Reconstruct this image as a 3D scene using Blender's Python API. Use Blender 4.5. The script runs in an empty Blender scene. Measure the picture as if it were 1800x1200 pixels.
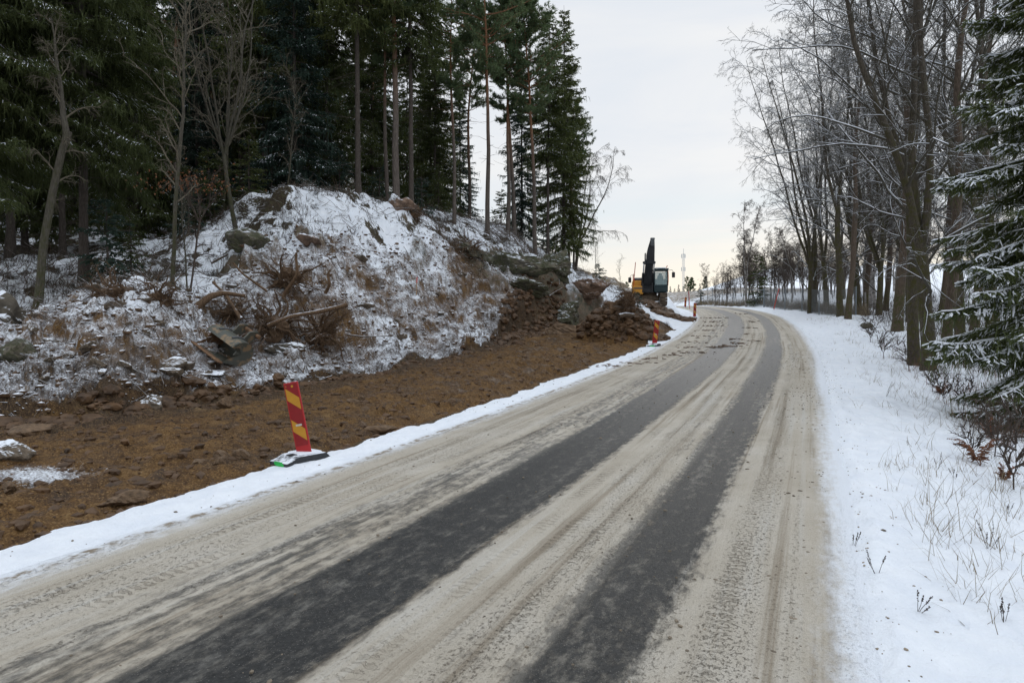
import bpy, math, random
import numpy as np
random.seed(4)
RNG = np.random.default_rng(7)
SC = bpy.context.scene
COL = SC.collection
R = math.radians

# ------------------------------------------------------------------ camera, world, sun, exposure
EYE = 2.1
PITCH = math.atan(30.0 / 1200.0)
cam_d = bpy.data.cameras.new("camera")
cam_d.sensor_width = 36.0
cam_d.lens = 24.0
cam_d.clip_end = 6000
cam_d.clip_start = 0.05
cam = bpy.data.objects.new("camera", cam_d)
COL.objects.link(cam)
cam.location = (0, 0, EYE)
cam.rotation_euler = (math.pi / 2 - PITCH, 0, 0)
SC.camera = cam
SC.view_settings.view_transform = 'Standard'
SC.view_settings.look = 'None'
SC.view_settings.exposure = 0.12
SC.view_settings.gamma = 1.0

SUN_EL, SUN_AZ = R(14), R(24)          # azimuth from +Y towards +X


class NT:
    """small helper for writing node trees"""
    def __init__(s, tree):
        s.t = tree
        s.n = tree.nodes
        s.l = tree.links

    def put(s, sock, v):
        if v is None:
            return
        if isinstance(v, bpy.types.NodeSocket):
            s.l.new(v, sock)
        else:
            sock.default_value = v

    def col(s, v):
        if isinstance(v, tuple) and len(v) == 3:
            return (*v, 1)
        return v

    def math(s, op, a, b=None, c=None, clamp=False):
        n = s.n.new('ShaderNodeMath')
        n.operation = op
        n.use_clamp = clamp
        s.put(n.inputs[0], a)
        s.put(n.inputs[1], b)
        s.put(n.inputs[2], c)
        return n.outputs[0]

    def vmath(s, op, a, b=None):
        n = s.n.new('ShaderNodeVectorMath')
        n.operation = op
        s.put(n.inputs[0], a)
        s.put(n.inputs[1], b)
        return n.outputs[0]

    def mix(s, f, a, b, blend='MIX'):
        n = s.n.new('ShaderNodeMix')
        n.data_type = 'RGBA'
        n.blend_type = blend
        s.put(n.inputs[0], f)
        s.put(n.inputs[6], s.col(a))
        s.put(n.inputs[7], s.col(b))
        return n.outputs[2]

    def noise(s, vec, scale, detail=4, rough=0.55, dist=0.0, out=0):
        n = s.n.new('ShaderNodeTexNoise')
        s.put(n.inputs['Vector'], vec)
        n.inputs['Scale'].default_value = scale
        n.inputs['Detail'].default_value = detail
        n.inputs['Roughness'].default_value = rough
        n.inputs['Distortion'].default_value = dist
        return n.outputs[out]

    def voro(s, vec, scale, out='Distance', rnd=1.0):
        n = s.n.new('ShaderNodeTexVoronoi')
        s.put(n.inputs['Vector'], vec)
        n.inputs['Scale'].default_value = scale
        n.inputs['Randomness'].default_value = rnd
        return n.outputs[out]

    def ramp(s, f, stops, interp='LINEAR'):
        n = s.n.new('ShaderNodeValToRGB')
        n.color_ramp.interpolation = interp
        e = n.color_ramp.elements
        while len(e) < len(stops):
            e.new(0.5)
        for el, (p, c) in zip(e, stops):
            el.position = p
            el.color = (c, c, c, 1) if isinstance(c, (int, float)) else (*c, 1)
        s.put(n.inputs[0], f)
        return n.outputs[0]

    def smooth(s, f, a, b):
        n = s.n.new('ShaderNodeMapRange')
        n.interpolation_type = 'SMOOTHSTEP'
        s.put(n.inputs[0], f)
        s.put(n.inputs[1], a)
        s.put(n.inputs[2], b)
        n.inputs[3].default_value = 0
        n.inputs[4].default_value = 1
        return n.outputs[0]

    def attr(s, name, out='Fac'):
        n = s.n.new('ShaderNodeAttribute')
        n.attribute_name = name
        return n.outputs[out]

    def coord(s, which='Object'):
        return s.n.new('ShaderNodeTexCoord').outputs[which]

    def geo(s, which):
        return s.n.new('ShaderNodeNewGeometry').outputs[which]

    def xyz(s, v):
        n = s.n.new('ShaderNodeSeparateXYZ')
        s.put(n.inputs[0], v)
        return n.outputs

    def comb(s, x, y, z):
        n = s.n.new('ShaderNodeCombineXYZ')
        s.put(n.inputs[0], x)
        s.put(n.inputs[1], y)
        s.put(n.inputs[2], z)
        return n.outputs[0]

    def bump(s, h, strength=0.5, dist=0.02):
        n = s.n.new('ShaderNodeBump')
        n.inputs['Strength'].default_value = strength
        n.inputs['Distance'].default_value = dist
        s.put(n.inputs['Height'], h)
        return n.outputs[0]


def material(name, fn):
    m = bpy.data.materials.new(name)
    m.use_nodes = True
    nt = m.node_tree
    nt.nodes.clear()
    b = nt.nodes.new('ShaderNodeBsdfPrincipled')
    o = nt.nodes.new('ShaderNodeOutputMaterial')
    nt.links.new(b.outputs[0], o.inputs[0])
    g = NT(nt)
    d = fn(g)
    for k, v in d.items():
        g.put(b.inputs[k], g.col(v))
    return m


def make_world():
    w = bpy.data.worlds.new("World")
    SC.world = w
    w.use_nodes = True
    g = NT(w.node_tree)
    g.n.clear()
    sky = g.n.new('ShaderNodeTexSky')
    sky.sky_type = 'NISHITA'
    sky.sun_disc = False
    sky.sun_elevation = SUN_EL
    sky.sun_rotation = SUN_AZ
    sky.air_density = 1.0
    sky.dust_density = 0.4
    v = g.coord('Generated')
    x, y, z = g.xyz(v)
    # an overcast deck: soft streaks, a paler band low down and a warm break near the sun
    st = g.comb(x, y, g.math('MULTIPLY', z, 3.5))
    n1 = g.noise(st, 2.2, 6, 0.55, 0.6)
    cl = g.ramp(n1, [(0.34, (7.7, 8.3, 9.1)), (0.5, (8.5, 8.8, 9.25)), (0.66, (9.2, 9.3, 9.4))])
    cl = g.mix(g.math('MULTIPLY', g.smooth(z, 0.44, 0.85), 0.9), cl, (14.2, 15.6, 17.4))
    low = g.smooth(z, 0.30, 0.0)
    cl = g.mix(g.math('MULTIPLY', low, 0.55), cl, (9.1, 9.05, 8.95))
    bandm = g.math('MULTIPLY', g.smooth(z, 0.05, 0.11), g.smooth(z, 0.22, 0.13))
    bn = g.noise(g.comb(g.math('MULTIPLY', x, 1.2), y, g.math('MULTIPLY', z, 14.0)), 1.6, 5, 0.55)
    cl = g.mix(g.math('MULTIPLY', bandm, g.smooth(bn, 0.40, 0.62)), cl, (7.9, 8.7, 9.2))
    sunward = g.math('ADD', g.math('MULTIPLY', x, math.sin(SUN_AZ)), g.math('MULTIPLY', y, math.cos(SUN_AZ)))
    warm = g.math('MULTIPLY', g.smooth(sunward, 0.55, 1.0), g.smooth(z, 0.17, 0.02))
    cl = g.mix(g.math('MULTIPLY', warm, 0.75), cl, (11.4, 10.1, 8.0))
    out = g.mix(0.96, sky.outputs[0], cl)
    bg = g.n.new('ShaderNodeBackground')
    g.put(bg.inputs[0], out)
    bg.inputs[1].default_value = 0.090
    o = g.n.new('ShaderNodeOutputWorld')
    g.l.new(bg.outputs[0], o.inputs[0])


make_world()
sd = bpy.data.lights.new("sun", 'SUN')
sd.energy = 0.5
sd.angle = R(25)
sd.color = (1.0, 0.93, 0.84)
sun = bpy.data.objects.new("sun", sd)
COL.objects.link(sun)
sun.location = (20, 60, 40)
sun.rotation_euler = (R(90) - SUN_EL, 0, math.pi - SUN_AZ)


# ------------------------------------------------------------------ helpers
def unit(v):
    return v / np.maximum(np.linalg.norm(v, axis=-1, keepdims=True), 1e-9)


def sstep(a, b, x):
    t = np.clip((x - a) / (b - a), 0, 1)
    return t * t * (3 - 2 * t)


CA, SA = math.cos(PITCH), math.sin(PITCH)


def ray(px, py):
    dx, dz = (px - 900.0) / 1200.0, -(py - 600.0) / 1200.0
    v = np.array([dx, CA + dz * SA, -SA + dz * CA])
    return v / v[1]


def at(px, py, Y):
    """world point on the sight line of a picture point, Y metres ahead"""
    p = ray(px, py) * Y
    return np.array([p[0], Y, p[2] + EYE])


_H = np.random.default_rng(11).random(65536)


def hash2(ix, iy, k=0):
    h = (ix.astype(np.int64) * 73856093) ^ (iy.astype(np.int64) * 19349663) ^ (k * 83492791)
    return _H[h & 65535]


def vnoise(x, y, k=0):
    ix, iy = np.floor(x), np.floor(y)
    fx, fy = x - ix, y - iy
    fx = fx * fx * fx * (fx * (fx * 6 - 15) + 10)
    fy = fy * fy * fy * (fy * (fy * 6 - 15) + 10)
    ix = ix.astype(np.int64)
    iy = iy.astype(np.int64)
    a, b = hash2(ix, iy, k), hash2(ix + 1, iy, k)
    c, d = hash2(ix, iy + 1, k), hash2(ix + 1, iy + 1, k)
    return (a + (b - a) * fx) * (1 - fy) + (c + (d - c) * fx) * fy - 0.5


def fbm(x, y, sc, octv, k=0, rough=0.5):
    s = np.zeros_like(x)
    a = 1.0
    for i in range(octv):
        co, si = math.cos(i * 1.1 + k), math.sin(i * 1.1 + k)
        s += a * vnoise((x * co - y * si) * sc + 17.3 * i, (x * si + y * co) * sc - 9.1 * i, k + i)
        a *= rough
        sc *= 2.03
    return s


def stones(x, y, sc, k, rmin=0.15, rmax=0.5, keep=0.6):
    """rounded clods: height of random bumps, one in each cell"""
    X, Y = x * sc, y * sc
    ix, iy = np.floor(X).astype(np.int64), np.floor(Y).astype(np.int64)
    h = np.zeros_like(x)
    for dx in (-1, 0, 1):
        for dy in (-1, 0, 1):
            cx, cy = ix + dx, iy + dy
            px, py = cx + hash2(cx, cy, k), cy + hash2(cx, cy, k + 1)
            rr = rmin + (rmax - rmin) * hash2(cx, cy, k + 2) ** 2
            on = hash2(cx, cy, k + 3) < keep
            d2 = ((X - px) ** 2 + (Y - py) ** 2) / rr ** 2
            h = np.maximum(h, np.where(on, np.sqrt(np.clip(1 - d2, 0, 1)) * rr, 0))
    return h / sc


class MB:
    """collects geometry and links it as ONE mesh"""
    def __init__(s):
        s.v, s.f4, s.f3, s.m4, s.m3, s.n = [], [], [], [], [], 0

    def add(s, verts, quads=None, tris=None, mat=0):
        verts = np.asarray(verts, dtype=np.float32).reshape(-1, 3)
        if quads is not None and len(quads):
            q = np.asarray(quads, dtype=np.int64) + s.n
            s.f4.append(q)
            s.m4.append(np.full(len(q), mat, dtype=np.int32) if np.isscalar(mat) else np.asarray(mat, dtype=np.int32))
        if tris is not None and len(tris):
            q = np.asarray(tris, dtype=np.int64) + s.n
            s.f3.append(q)
            s.m3.append(np.full(len(q), mat, dtype=np.int32))
        s.v.append(verts)
        s.n += len(verts)

    def tubes(s, pts, rad, k=5, mat=0, cap=False):
        """pts (N,n,3), rad (N,n)"""
        pts = np.asarray(pts, dtype=np.float64)
        rad = np.asarray(rad, dtype=np.float64)
        if pts.ndim == 2:
            pts, rad = pts[None], rad[None]
        N, n, _ = pts.shape
        if N == 0:
            return
        tan = np.empty_like(pts)
        tan[:, 1:-1] = pts[:, 2:] - pts[:, :-2]
        tan[:, 0] = pts[:, 1] - pts[:, 0]
        tan[:, -1] = pts[:, -1] - pts[:, -2]
        tan = unit(tan)
        mean = unit(pts[:, -1] - pts[:, 0])
        ref = np.where(np.abs(mean[:, 2:3]) > 0.8, np.array([[1.0, 0.13, 0]]), np.array([[0.0, 0.07, 1.0]]))
        a = unit(np.cross(tan, ref[:, None, :]))
        b = np.cross(tan, a)
        ph = np.arange(k) * 2 * math.pi / k
        ring = pts[:, :, None, :] + rad[:, :, None, None] * (
            a[:, :, None, :] * np.cos(ph)[None, None, :, None] + b[:, :, None, :] * np.sin(ph)[None, None, :, None])
        base = (np.arange(N) * n * k)[:, None, None]
        i = np.arange(n - 1)[None, :, None] * k
        j = np.arange(k)[None, None, :]
        j2 = (j + 1) % k
        q = np.stack(np.broadcast_arrays(base + i + j, base + i + j2, base + i + k + j2, base + i + k + j), -1).reshape(-1, 4)
        tr = None
        if cap:
            tr = []
            for e in range(N):
                for st, flip in ((e * n * k, True), (e * n * k + (n - 1) * k, False)):
                    for jj in range(1, k - 1):
                        tr.append((st, st + jj + 1, st + jj) if flip else (st, st + jj, st + jj + 1))
        s.add(ring.reshape(-1, 3), q[:, ::-1], tr, mat)

    def blades(s, p0, p1, side, w0, w1, mat=0):
        """flat four-sided leaf blades"""
        p0, p1, side = (np.asarray(q, dtype=np.float64) for q in (p0, p1, side))
        n = len(p0)
        if n == 0:
            return
        w0 = np.broadcast_to(np.asarray(w0, dtype=np.float64), (n,))[:, None]
        w1 = np.broadcast_to(np.asarray(w1, dtype=np.float64), (n,))[:, None]
        v = np.stack([p0 - side * w0, p0 + side * w0, p1 + side * w1, p1 - side * w1], 1).reshape(-1, 3)
        s.add(v, np.arange(n * 4).reshape(n, 4), None, mat)

    def box(s, c, size, mat=0, rz=0, bevel=0.0, taper=1.0, rot=None):
        hx, hy, hz = (q / 2 for q in size)
        b = min(bevel, hx * .9, hy * .9, hz * .9)
        V = []
        for z, t in ((-hz, 1.0), (hz, taper)):
            for k, (sx, sy) in enumerate(((-1, -1), (1, -1), (1, 1), (-1, 1))):
                V.append((sx * hx * t, sy * hy * t, z))
        V = np.array(V)
        F = [(0, 3, 2, 1), (4, 5, 6, 7), (0, 1, 5, 4), (1, 2, 6, 5), (2, 3, 7, 6), (3, 0, 4, 7)]
        if b > 0:
            V2, F2 = [], []
            for z, t in ((-hz, 1.0), (-hz + b, 1.0), (hz - b, taper), (hz, taper)):
                e = b if abs(z) > hz - b * .5 else 0
                ax, ay = hx * t - e * .7, hy * t - e * .7
                for (x, y) in ((-ax + b, -ay), (ax - b, -ay), (ax, -ay + b), (ax, ay - b), (ax - b, ay), (-ax + b, ay), (-ax, ay - b), (-ax, -ay + b)):
                    V2.append((x, y, z))
            for L in range(3):
                for q in range(8):
                    F2.append((L * 8 + q, L * 8 + (q + 1) % 8, L * 8 + 8 + (q + 1) % 8, L * 8 + 8 + q))
            T = []
            for q in range(1, 7):
                T.append((0, q + 1, q))
                T.append((24, 24 + q, 24 + q + 1))
            V, F = np.array(V2), F2
        else:
            T = None
        if rot is not None:
            V = V @ np.asarray(rot).T
        if rz:
            c_, s_ = math.cos(rz), math.sin(rz)
            V = V @ np.array([[c_, -s_, 0], [s_, c_, 0], [0, 0, 1]]).T
        s.add(V + np.asarray(c, dtype=float), F, T, mat)

    def prism(s, poly, y0, y1, mat=0, axes='xz', M=None):
        """poly: outline in two axes, extruded along the third"""
        n = len(poly)
        V = []
        for d in (y0, y1):
            for (a, b) in poly:
                V.append((a, d, b) if axes == 'xz' else ((d, a, b) if axes == 'yz' else (a, b, d)))
        V = np.array(V, dtype=float)
        if M is not None:
            V = V @ np.asarray(M)[:3, :3].T + np.asarray(M)[:3, 3]
        Q = [(i, (i + 1) % n, n + (i + 1) % n, n + i) for i in range(n)]
        T = [(0, i + 1, i) for i in range(1, n - 1)] + [(n, n + i, n + i + 1) for i in range(1, n - 1)]
        s.add(V, Q, T, mat)

    def mesh(s, name, mats, smooth=False, attrs=None, uv=None):
        me = bpy.data.meshes.new(name)
        V = np.concatenate(s.v).astype(np.float32)
        q = np.concatenate(s.f4) if s.f4 else np.zeros((0, 4), dtype=np.int64)
        t = np.concatenate(s.f3) if s.f3 else np.zeros((0, 3), dtype=np.int64)
        loops = np.concatenate([q.ravel(), t.ravel()]).astype(np.int32)
        tot = np.concatenate([np.full(len(q), 4), np.full(len(t), 3)]).astype(np.int32)
        start = np.concatenate([[0], np.cumsum(tot)[:-1]]).astype(np.int32)
        mi = np.concatenate([np.concatenate(s.m4) if s.m4 else np.zeros(0, np.int32), np.concatenate(s.m3) if s.m3 else np.zeros(0, np.int32)]).astype(np.int32)
        me.vertices.add(len(V))
        me.vertices.foreach_set('co', V.ravel())
        me.loops.add(len(loops))
        me.loops.foreach_set('vertex_index', loops)
        me.polygons.add(len(tot))
        me.polygons.foreach_set('loop_start', start)
        me.polygons.foreach_set('loop_total', tot)
        me.polygons.foreach_set('material_index', mi)
        me.polygons.foreach_set('use_smooth', np.full(len(tot), smooth, dtype=bool))
        for m in mats:
            me.materials.append(m)
        for k, v in (attrs or {}).items():
            a = me.attributes.new(k, 'FLOAT', 'POINT')
            a.data.foreach_set('value', np.asarray(v, dtype=np.float32))
        if uv is not None:
            u = me.uv_layers.new(name='UVMap')
            u.data.foreach_set('uv', np.asarray(uv, dtype=np.float32)[loops].ravel())
        me.update(calc_edges=True)
        return me

    def build(s, name, mats, parent=None, smooth=False, **k):
        if not isinstance(mats, (list, tuple)):
            mats = [mats]
        return link(name, s.mesh(name, mats, smooth, **k), parent)


def link(name, me, parent=None):
    o = bpy.data.objects.new(name, me)
    COL.objects.link(o)
    if parent is not None:
        o.parent = parent
    return o


def tag(o, label=None, cat=None, group=None, kind=None):
    if label:
        o['label'] = label
    if cat:
        o['category'] = cat
    if group:
        o['group'] = group
    if kind:
        o['kind'] = kind
    return o


def thing(name, label, cat, loc=(0, 0, 0), rz=0.0, group=None, scale=1.0):
    o = bpy.data.objects.new(name, None)
    COL.objects.link(o)
    o.empty_display_size = 0.2
    o.location = [float(q) for q in loc]
    o.rotation_euler = (0, 0, rz)
    o.scale = (scale,) * 3 if np.isscalar(scale) else scale
    return tag(o, label, cat, group)


KIDS = {}


def dup(root, loc, rz=0.0, scale=1.0, label=None, group=None, rot=None):
    """a copy of a thing with copies of its parts and sub-parts (mesh data shared)"""
    r = root.copy()
    COL.objects.link(r)
    r.location = [float(q) for q in loc]
    r.rotation_euler = rot if rot is not None else (0, 0, rz)
    r.scale = (scale,) * 3 if np.isscalar(scale) else scale
    if label:
        r['label'] = label
    if group:
        r['group'] = group
    elif 'group' in r:
        del r['group']
    for ch in KIDS.setdefault(root.name, list(root.children)):
        c = ch.copy()
        COL.objects.link(c)
        c.parent = r
        for gch in KIDS.setdefault(ch.name, list(ch.children)):
            d = gch.copy()
            COL.objects.link(d)
            d.parent = c
    return r


class Proto:
    """first placement moves the prototype itself, later ones are copies"""
    def __init__(s, root):
        s.root, s.used = root, False
        KIDS[root.name] = list(root.children)

    def place(s, loc, rz=0.0, scale=1.0, label=None, group=None, name=None, rot=None):
        if not s.used:
            s.used = True
            o = s.root
            o.location = [float(q) for q in loc]
            o.rotation_euler = rot if rot is not None else (0, 0, rz)
            o.scale = (scale,) * 3 if np.isscalar(scale) else scale
            if label:
                o['label'] = label
            if group:
                o['group'] = group
            return o
        o = dup(s.root, loc, rz, scale, label, group, rot)
        return o


# ------------------------------------------------------------------ materials
def snow_on(g, base, cover, fine=7.0, soft=0.12, col=(0.80, 0.83, 0.88), nz_gain=0.9):
    """snow lying where the surface faces up; cover 0..1 (socket or number)"""
    co = g.geo('Position')
    nz = g.xyz(g.geo('Normal'))[2]
    n = g.math('ADD', g.math('MULTIPLY', g.noise(co, fine, 6, 0.62), 0.62), g.math('MULTIPLY', g.noise(co, fine * 0.23, 3, 0.5), 0.38))
    v = g.math('ADD', g.math('ADD', n, cover), g.math('MULTIPLY', g.math('SUBTRACT', nz, 0.8), nz_gain))
    f = g.smooth(v, 1.0 - soft, 1.0 + soft)
    return g.mix(f, base, col), f


def m_ground(g):
    co = g.coord('Object')
    soil, rock, cover, grass = g.attr('soil'), g.attr('rock'), g.attr('snow'), g.attr('grass')
    n1 = g.noise(co, 1.3, 6, 0.6)
    n2 = g.noise(co, 9.0, 8, 0.62)
    n3 = g.noise(co, 38.0, 5, 0.6)
    so = g.ramp(g.math('ADD', g.math('MULTIPLY', n1, 0.55), g.math('MULTIPLY', n2, 0.45)),
                [(0.32, (0.022, 0.011, 0.005)), (0.44, (0.078, 0.039, 0.014)), (0.56, (0.155, 0.080, 0.024)), (0.72, (0.265, 0.160, 0.064))])
    wet_ = g.math('MULTIPLY', g.attr('wet'), g.smooth(g.noise(co, 0.55, 5, 0.6), 0.28, 0.50))
    so = g.mix(g.math('MULTIPLY', wet_, 0.90), so, g.ramp(n2, [(0.3, (0.016, 0.011, 0.008)), (0.7, (0.062, 0.040, 0.026))]))
    pale_ = g.smooth(g.noise(co, 0.9, 6, 0.65), 0.60, 0.74)
    so = g.mix(g.math('MULTIPLY', pale_, 0.55), so, (0.26, 0.165, 0.075))
    so = g.mix(g.smooth(n3, 0.52, 0.70), so, (0.25, 0.155, 0.068))
    so = g.mix(g.smooth(n3, 0.46, 0.32), so, (0.022, 0.012, 0.007))
    li = g.ramp(n2, [(0.30, (0.018, 0.014, 0.009)), (0.5, (0.050, 0.036, 0.022)), (0.68, (0.060, 0.060, 0.026)), (0.8, (0.12, 0.085, 0.05))])
    gr = g.ramp(n2, [(0.3, (0.10, 0.075, 0.045)), (0.7, (0.24, 0.18, 0.115))])
    ro = g.ramp(g.noise(co, 2.4, 7, 0.6, 0.3), [(0.30, (0.045, 0.048, 0.032)), (0.45, (0.110, 0.098, 0.070)), (0.58, (0.17, 0.125, 0.090)), (0.72, (0.085, 0.105, 0.045)), (0.85, (0.25, 0.19, 0.14))])
    base = g.mix(soil, li, so)
    base = g.mix(grass, base, gr)
    base = g.mix(rock, base, ro)
    nz = g.xyz(g.geo('Normal'))[2]
    pos = co
    fsp = g.math('MULTIPLY', g.math('SUBTRACT', g.noise(pos, 30.0, 5, 0.65), 0.5), g.math('ADD', 0.18, g.math('MULTIPLY', soil, 0.95)))
    big = g.math('MULTIPLY', g.math('SUBTRACT', g.noise(pos, 1.7, 4, 0.55), 0.5), g.math('SUBTRACT', 0.42, g.math('MULTIPLY', soil, 0.30)))
    n = g.math('ADD', g.math('ADD', g.math('MULTIPLY', g.noise(pos, 10.0, 7, 0.66), 0.60), g.math('ADD', big, 0.2)), fsp)
    v = g.math('ADD', g.math('ADD', n, cover), g.math('MULTIPLY', g.math('SUBTRACT', nz, 0.70), 0.42))
    f = g.smooth(v, g.math('SUBTRACT', 0.93, g.math('MULTIPLY', soil, 0.12)), g.math('ADD', 1.07, g.math('MULTIPLY', soil, 0.13)))
    f = g.math('MULTIPLY', f, g.smooth(cover, 0.02, 0.12))
    sn = g.ramp(g.noise(co, 3.1, 5, 0.6), [(0.3, (0.74, 0.77, 0.82)), (0.7, (0.84, 0.86, 0.89))])
    film = g.math('MULTIPLY', g.math('MULTIPLY', soil, g.smooth(cover, 0.22, 0.42)), g.math('MULTIPLY', g.smooth(nz, 0.25, 0.75), 0.34))
    base = g.mix(film, base, (0.46, 0.47, 0.50))
    c = g.mix(f, base, sn)
    h = g.math('ADD', g.math('MULTIPLY', g.noise(co, 14, 7, 0.65), 1.0), g.math('MULTIPLY', f, 0.35))
    wet = g.math('MULTIPLY', g.math('SUBTRACT', 1.0, f), soil)
    rough = g.math('SUBTRACT', 0.85, g.math('MULTIPLY', wet, g.math('MULTIPLY', g.smooth(n1, 0.5, 0.35), 0.40)))
    return {'Base Color': c, 'Roughness': rough, 'Normal': g.bump(h, 0.7, 0.05), 'Specular IOR Level': 0.22}


def m_road(g):
    uv = g.coord('UV')
    t, s, _ = g.xyz(uv)
    pos = g.coord('Object')
    streak = g.noise(g.comb(g.math('MULTIPLY', t, 2.6), g.math('MULTIPLY', s, 0.16), 0.0), 1.0, 6, 0.62)
    streak2 = g.noise(g.comb(g.math('MULTIPLY', t, 9.0), g.math('MULTIPLY', s, 0.55), 4.0), 1.0, 5, 0.6)
    patch = g.noise(pos, 1.1, 6, 0.62)
    wob = g.math('ADD', g.math('MULTIPLY', g.math('SUBTRACT', streak, 0.5), 0.55), g.math('MULTIPLY', g.math('SUBTRACT', streak2, 0.5), 0.14))
    mott = g.noise(g.comb(g.math('MULTIPLY', t, 1.5), g.math('MULTIPLY', s, 0.7), 2.0), 7.0, 8, 0.72)
    wob = g.math('ADD', wob, g.math('MULTIPLY', g.math('SUBTRACT', mott, 0.5), 0.62))

    def band(c, half, soft, gain=1.0):
        d = g.math('ABSOLUTE', g.math('SUBTRACT', g.math('ADD', t, g.math('MULTIPLY', wob, gain)), c))
        return g.smooth(d, half + soft, half - soft)
    b1 = band(-0.24, 0.50, 0.08, 0.62)
    b2 = band(1.69, 0.33, 0.09, 0.8)
    b3 = g.math('MULTIPLY', band(-1.02, 0.42, 0.25, 1.0), g.smooth(g.math('ADD', g.math('MULTIPLY', mott, 1.0), g.math('MULTIPLY', streak2, 0.75)), 0.74, 1.06))
    b4 = g.math('MULTIPLY', band(1.15, 0.25, 0.25, 1.0), g.smooth(g.math('ADD', g.math('MULTIPLY', mott, 1.0), g.math('MULTIPLY', streak2, 0.7)), 0.90, 1.15))
    b3 = g.math('MAXIMUM', b3, b4)
    brk = g.smooth(g.math('ADD', g.math('MULTIPLY', mott, 0.7), g.math('MULTIPLY', streak, 0.5)), 0.76, 0.56)
    b1 = g.math('MULTIPLY', b1, g.math('ADD', 0.86, g.math('MULTIPLY', brk, 0.14)))
    b2 = g.math('MULTIPLY', b2, g.math('ADD', 0.72, g.math('MULTIPLY', brk, 0.28)))
    bare = g.math('MAXIMUM', g.math('MAXIMUM', b1, b2), g.math('MULTIPLY', b3, 0.85))
    # packed, sanded snow between the tracks
    sand = g.ramp(g.math('ADD', g.math('MULTIPLY', streak, 0.45), g.math('MULTIPLY', patch, 0.55)),
                  [(0.30, (0.372, 0.322, 0.252)), (0.5, (0.465, 0.414, 0.338)), (0.72, (0.570, 0.528, 0.462))])
    lanes_ = g.noise(g.comb(g.math('MULTIPLY', t, 7.0), g.math('MULTIPLY', s, 0.10), 9.0), 1.0, 4, 0.6)
    sand = g.mix(g.smooth(lanes_, 0.48, 0.30), sand, (0.285, 0.238, 0.178))
    sand = g.mix(g.math('MULTIPLY', g.smooth(lanes_, 0.54, 0.70), 0.6), sand, (0.55, 0.525, 0.475))
    cl = g.noise(g.comb(g.math('MULTIPLY', t, 1.0), g.math('MULTIPLY', s, 0.7), 0), 34.0, 5, 0.7)
    cl2 = g.noise(g.comb(g.math('MULTIPLY', t, 1.0), g.math('MULTIPLY', s, 0.6), 7.0), 70.0, 3, 0.6)
    peb = g.smooth(g.noise(g.comb(g.math('MULTIPLY', t, 2.3), g.math('MULTIPLY', s, 0.02), 5.0), 1.0, 3, 0.6), 0.46, 0.60)
    zone = g.smooth(g.math('ADD', streak2, g.math('MULTIPLY', streak, 0.6)), 0.62, 1.0)
    spots = g.math('MULTIPLY', g.smooth(g.math('ADD', cl, g.math('MULTIPLY', g.math('SUBTRACT', cl2, 0.5), 0.5)), 0.50, 0.74), g.math('ADD', 0.30, g.math('ADD', g.math('MULTIPLY', zone, 0.30), g.math('MULTIPLY', peb, 0.60))))
    # tread prints, a bar pattern in a few narrow lanes
    wv = g.n.new('ShaderNodeTexWave')
    wv.wave_type = 'BANDS'
    wv.bands_direction = 'Y'
    g.put(wv.inputs['Vector'], uv)
    wv.inputs['Scale'].default_value = 3.6
    wv.inputs['Distortion'].default_value = 6.0
    wv.inputs['Detail'].default_value = 3
    wv.inputs['Detail Scale'].default_value = 4.0
    lanes = None
    for c, hw in ((0.52, 0.07), (0.80, 0.05), (-1.75, 0.07), (2.34, 0.06), (1.08, 0.05), (-2.2, 0.05)):
        d = g.math('ABSOLUTE', g.math('SUBTRACT', g.math('ADD', t, g.math('MULTIPLY', wob, 0.12)), c))
        q = g.smooth(d, hw + 0.03, hw - 0.02)
        lanes = q if lanes is None else g.math('MAXIMUM', lanes, q)
    tread = g.math('MULTIPLY', g.math('MULTIPLY', g.smooth(wv.outputs['Fac'], 0.62, 0.85), lanes), g.smooth(g.noise(g.comb(t, g.math('MULTIPLY', s, .4), 3.), 1.3, 2), 0.42, 0.6))
    sand = g.mix(g.math('MULTIPLY', spots, 0.66), sand, (0.135, 0.100, 0.064))
    sand = g.mix(g.math('MULTIPLY', tread, 0.38), sand, (0.16, 0.13, 0.095))
    # cleaner snow towards both edges
    at_ = g.math('ABSOLUTE', g.math('ADD', t, g.math('MULTIPLY', wob, 0.9)))
    edge = g.smooth(g.math('SUBTRACT', at_, g.math('MULTIPLY', g.math('GREATER_THAN', t, 0.0), 0.27)), 2.55, 2.98)
    sand = g.mix(edge, sand, (0.78, 0.805, 0.845))
    dl = g.math('ABSOLUTE', g.math('SUBTRACT', g.math('ADD', t, g.math('MULTIPLY', wob, 0.25)), -2.86))
    sand = g.mix(g.math('MULTIPLY', g.smooth(dl, 0.10, 0.02), g.smooth(g.noise(pos, 7, 5, 0.65), 0.42, 0.60)), sand, (0.27, 0.22, 0.16))
    ag = g.voro(pos, 70.0)
    ac = g.voro(pos, 70.0, 'Color')
    asp = g.ramp(g.noise(pos, 30, 4, 0.6), [(0.3, (0.011, 0.011, 0.0105)), (0.7, (0.034, 0.0335, 0.032))])
    gl = g.math('MULTIPLY', g.smooth(ag, 0.34, 0.16), g.smooth(g.xyz(ac)[0], 0.45, 0.95))
    asp = g.mix(g.math('MULTIPLY', gl, 0.8), asp, (0.19, 0.18, 0.16))
    film = g.math('MULTIPLY', g.smooth(g.math('ADD', mott, g.math('MULTIPLY', streak, 0.6)), 0.80, 1.12), 0.34)
    asp = g.mix(film, asp, (0.24, 0.225, 0.195))
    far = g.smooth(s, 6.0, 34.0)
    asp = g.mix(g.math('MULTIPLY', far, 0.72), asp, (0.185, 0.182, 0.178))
    c = g.mix(bare, sand, asp)
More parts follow.
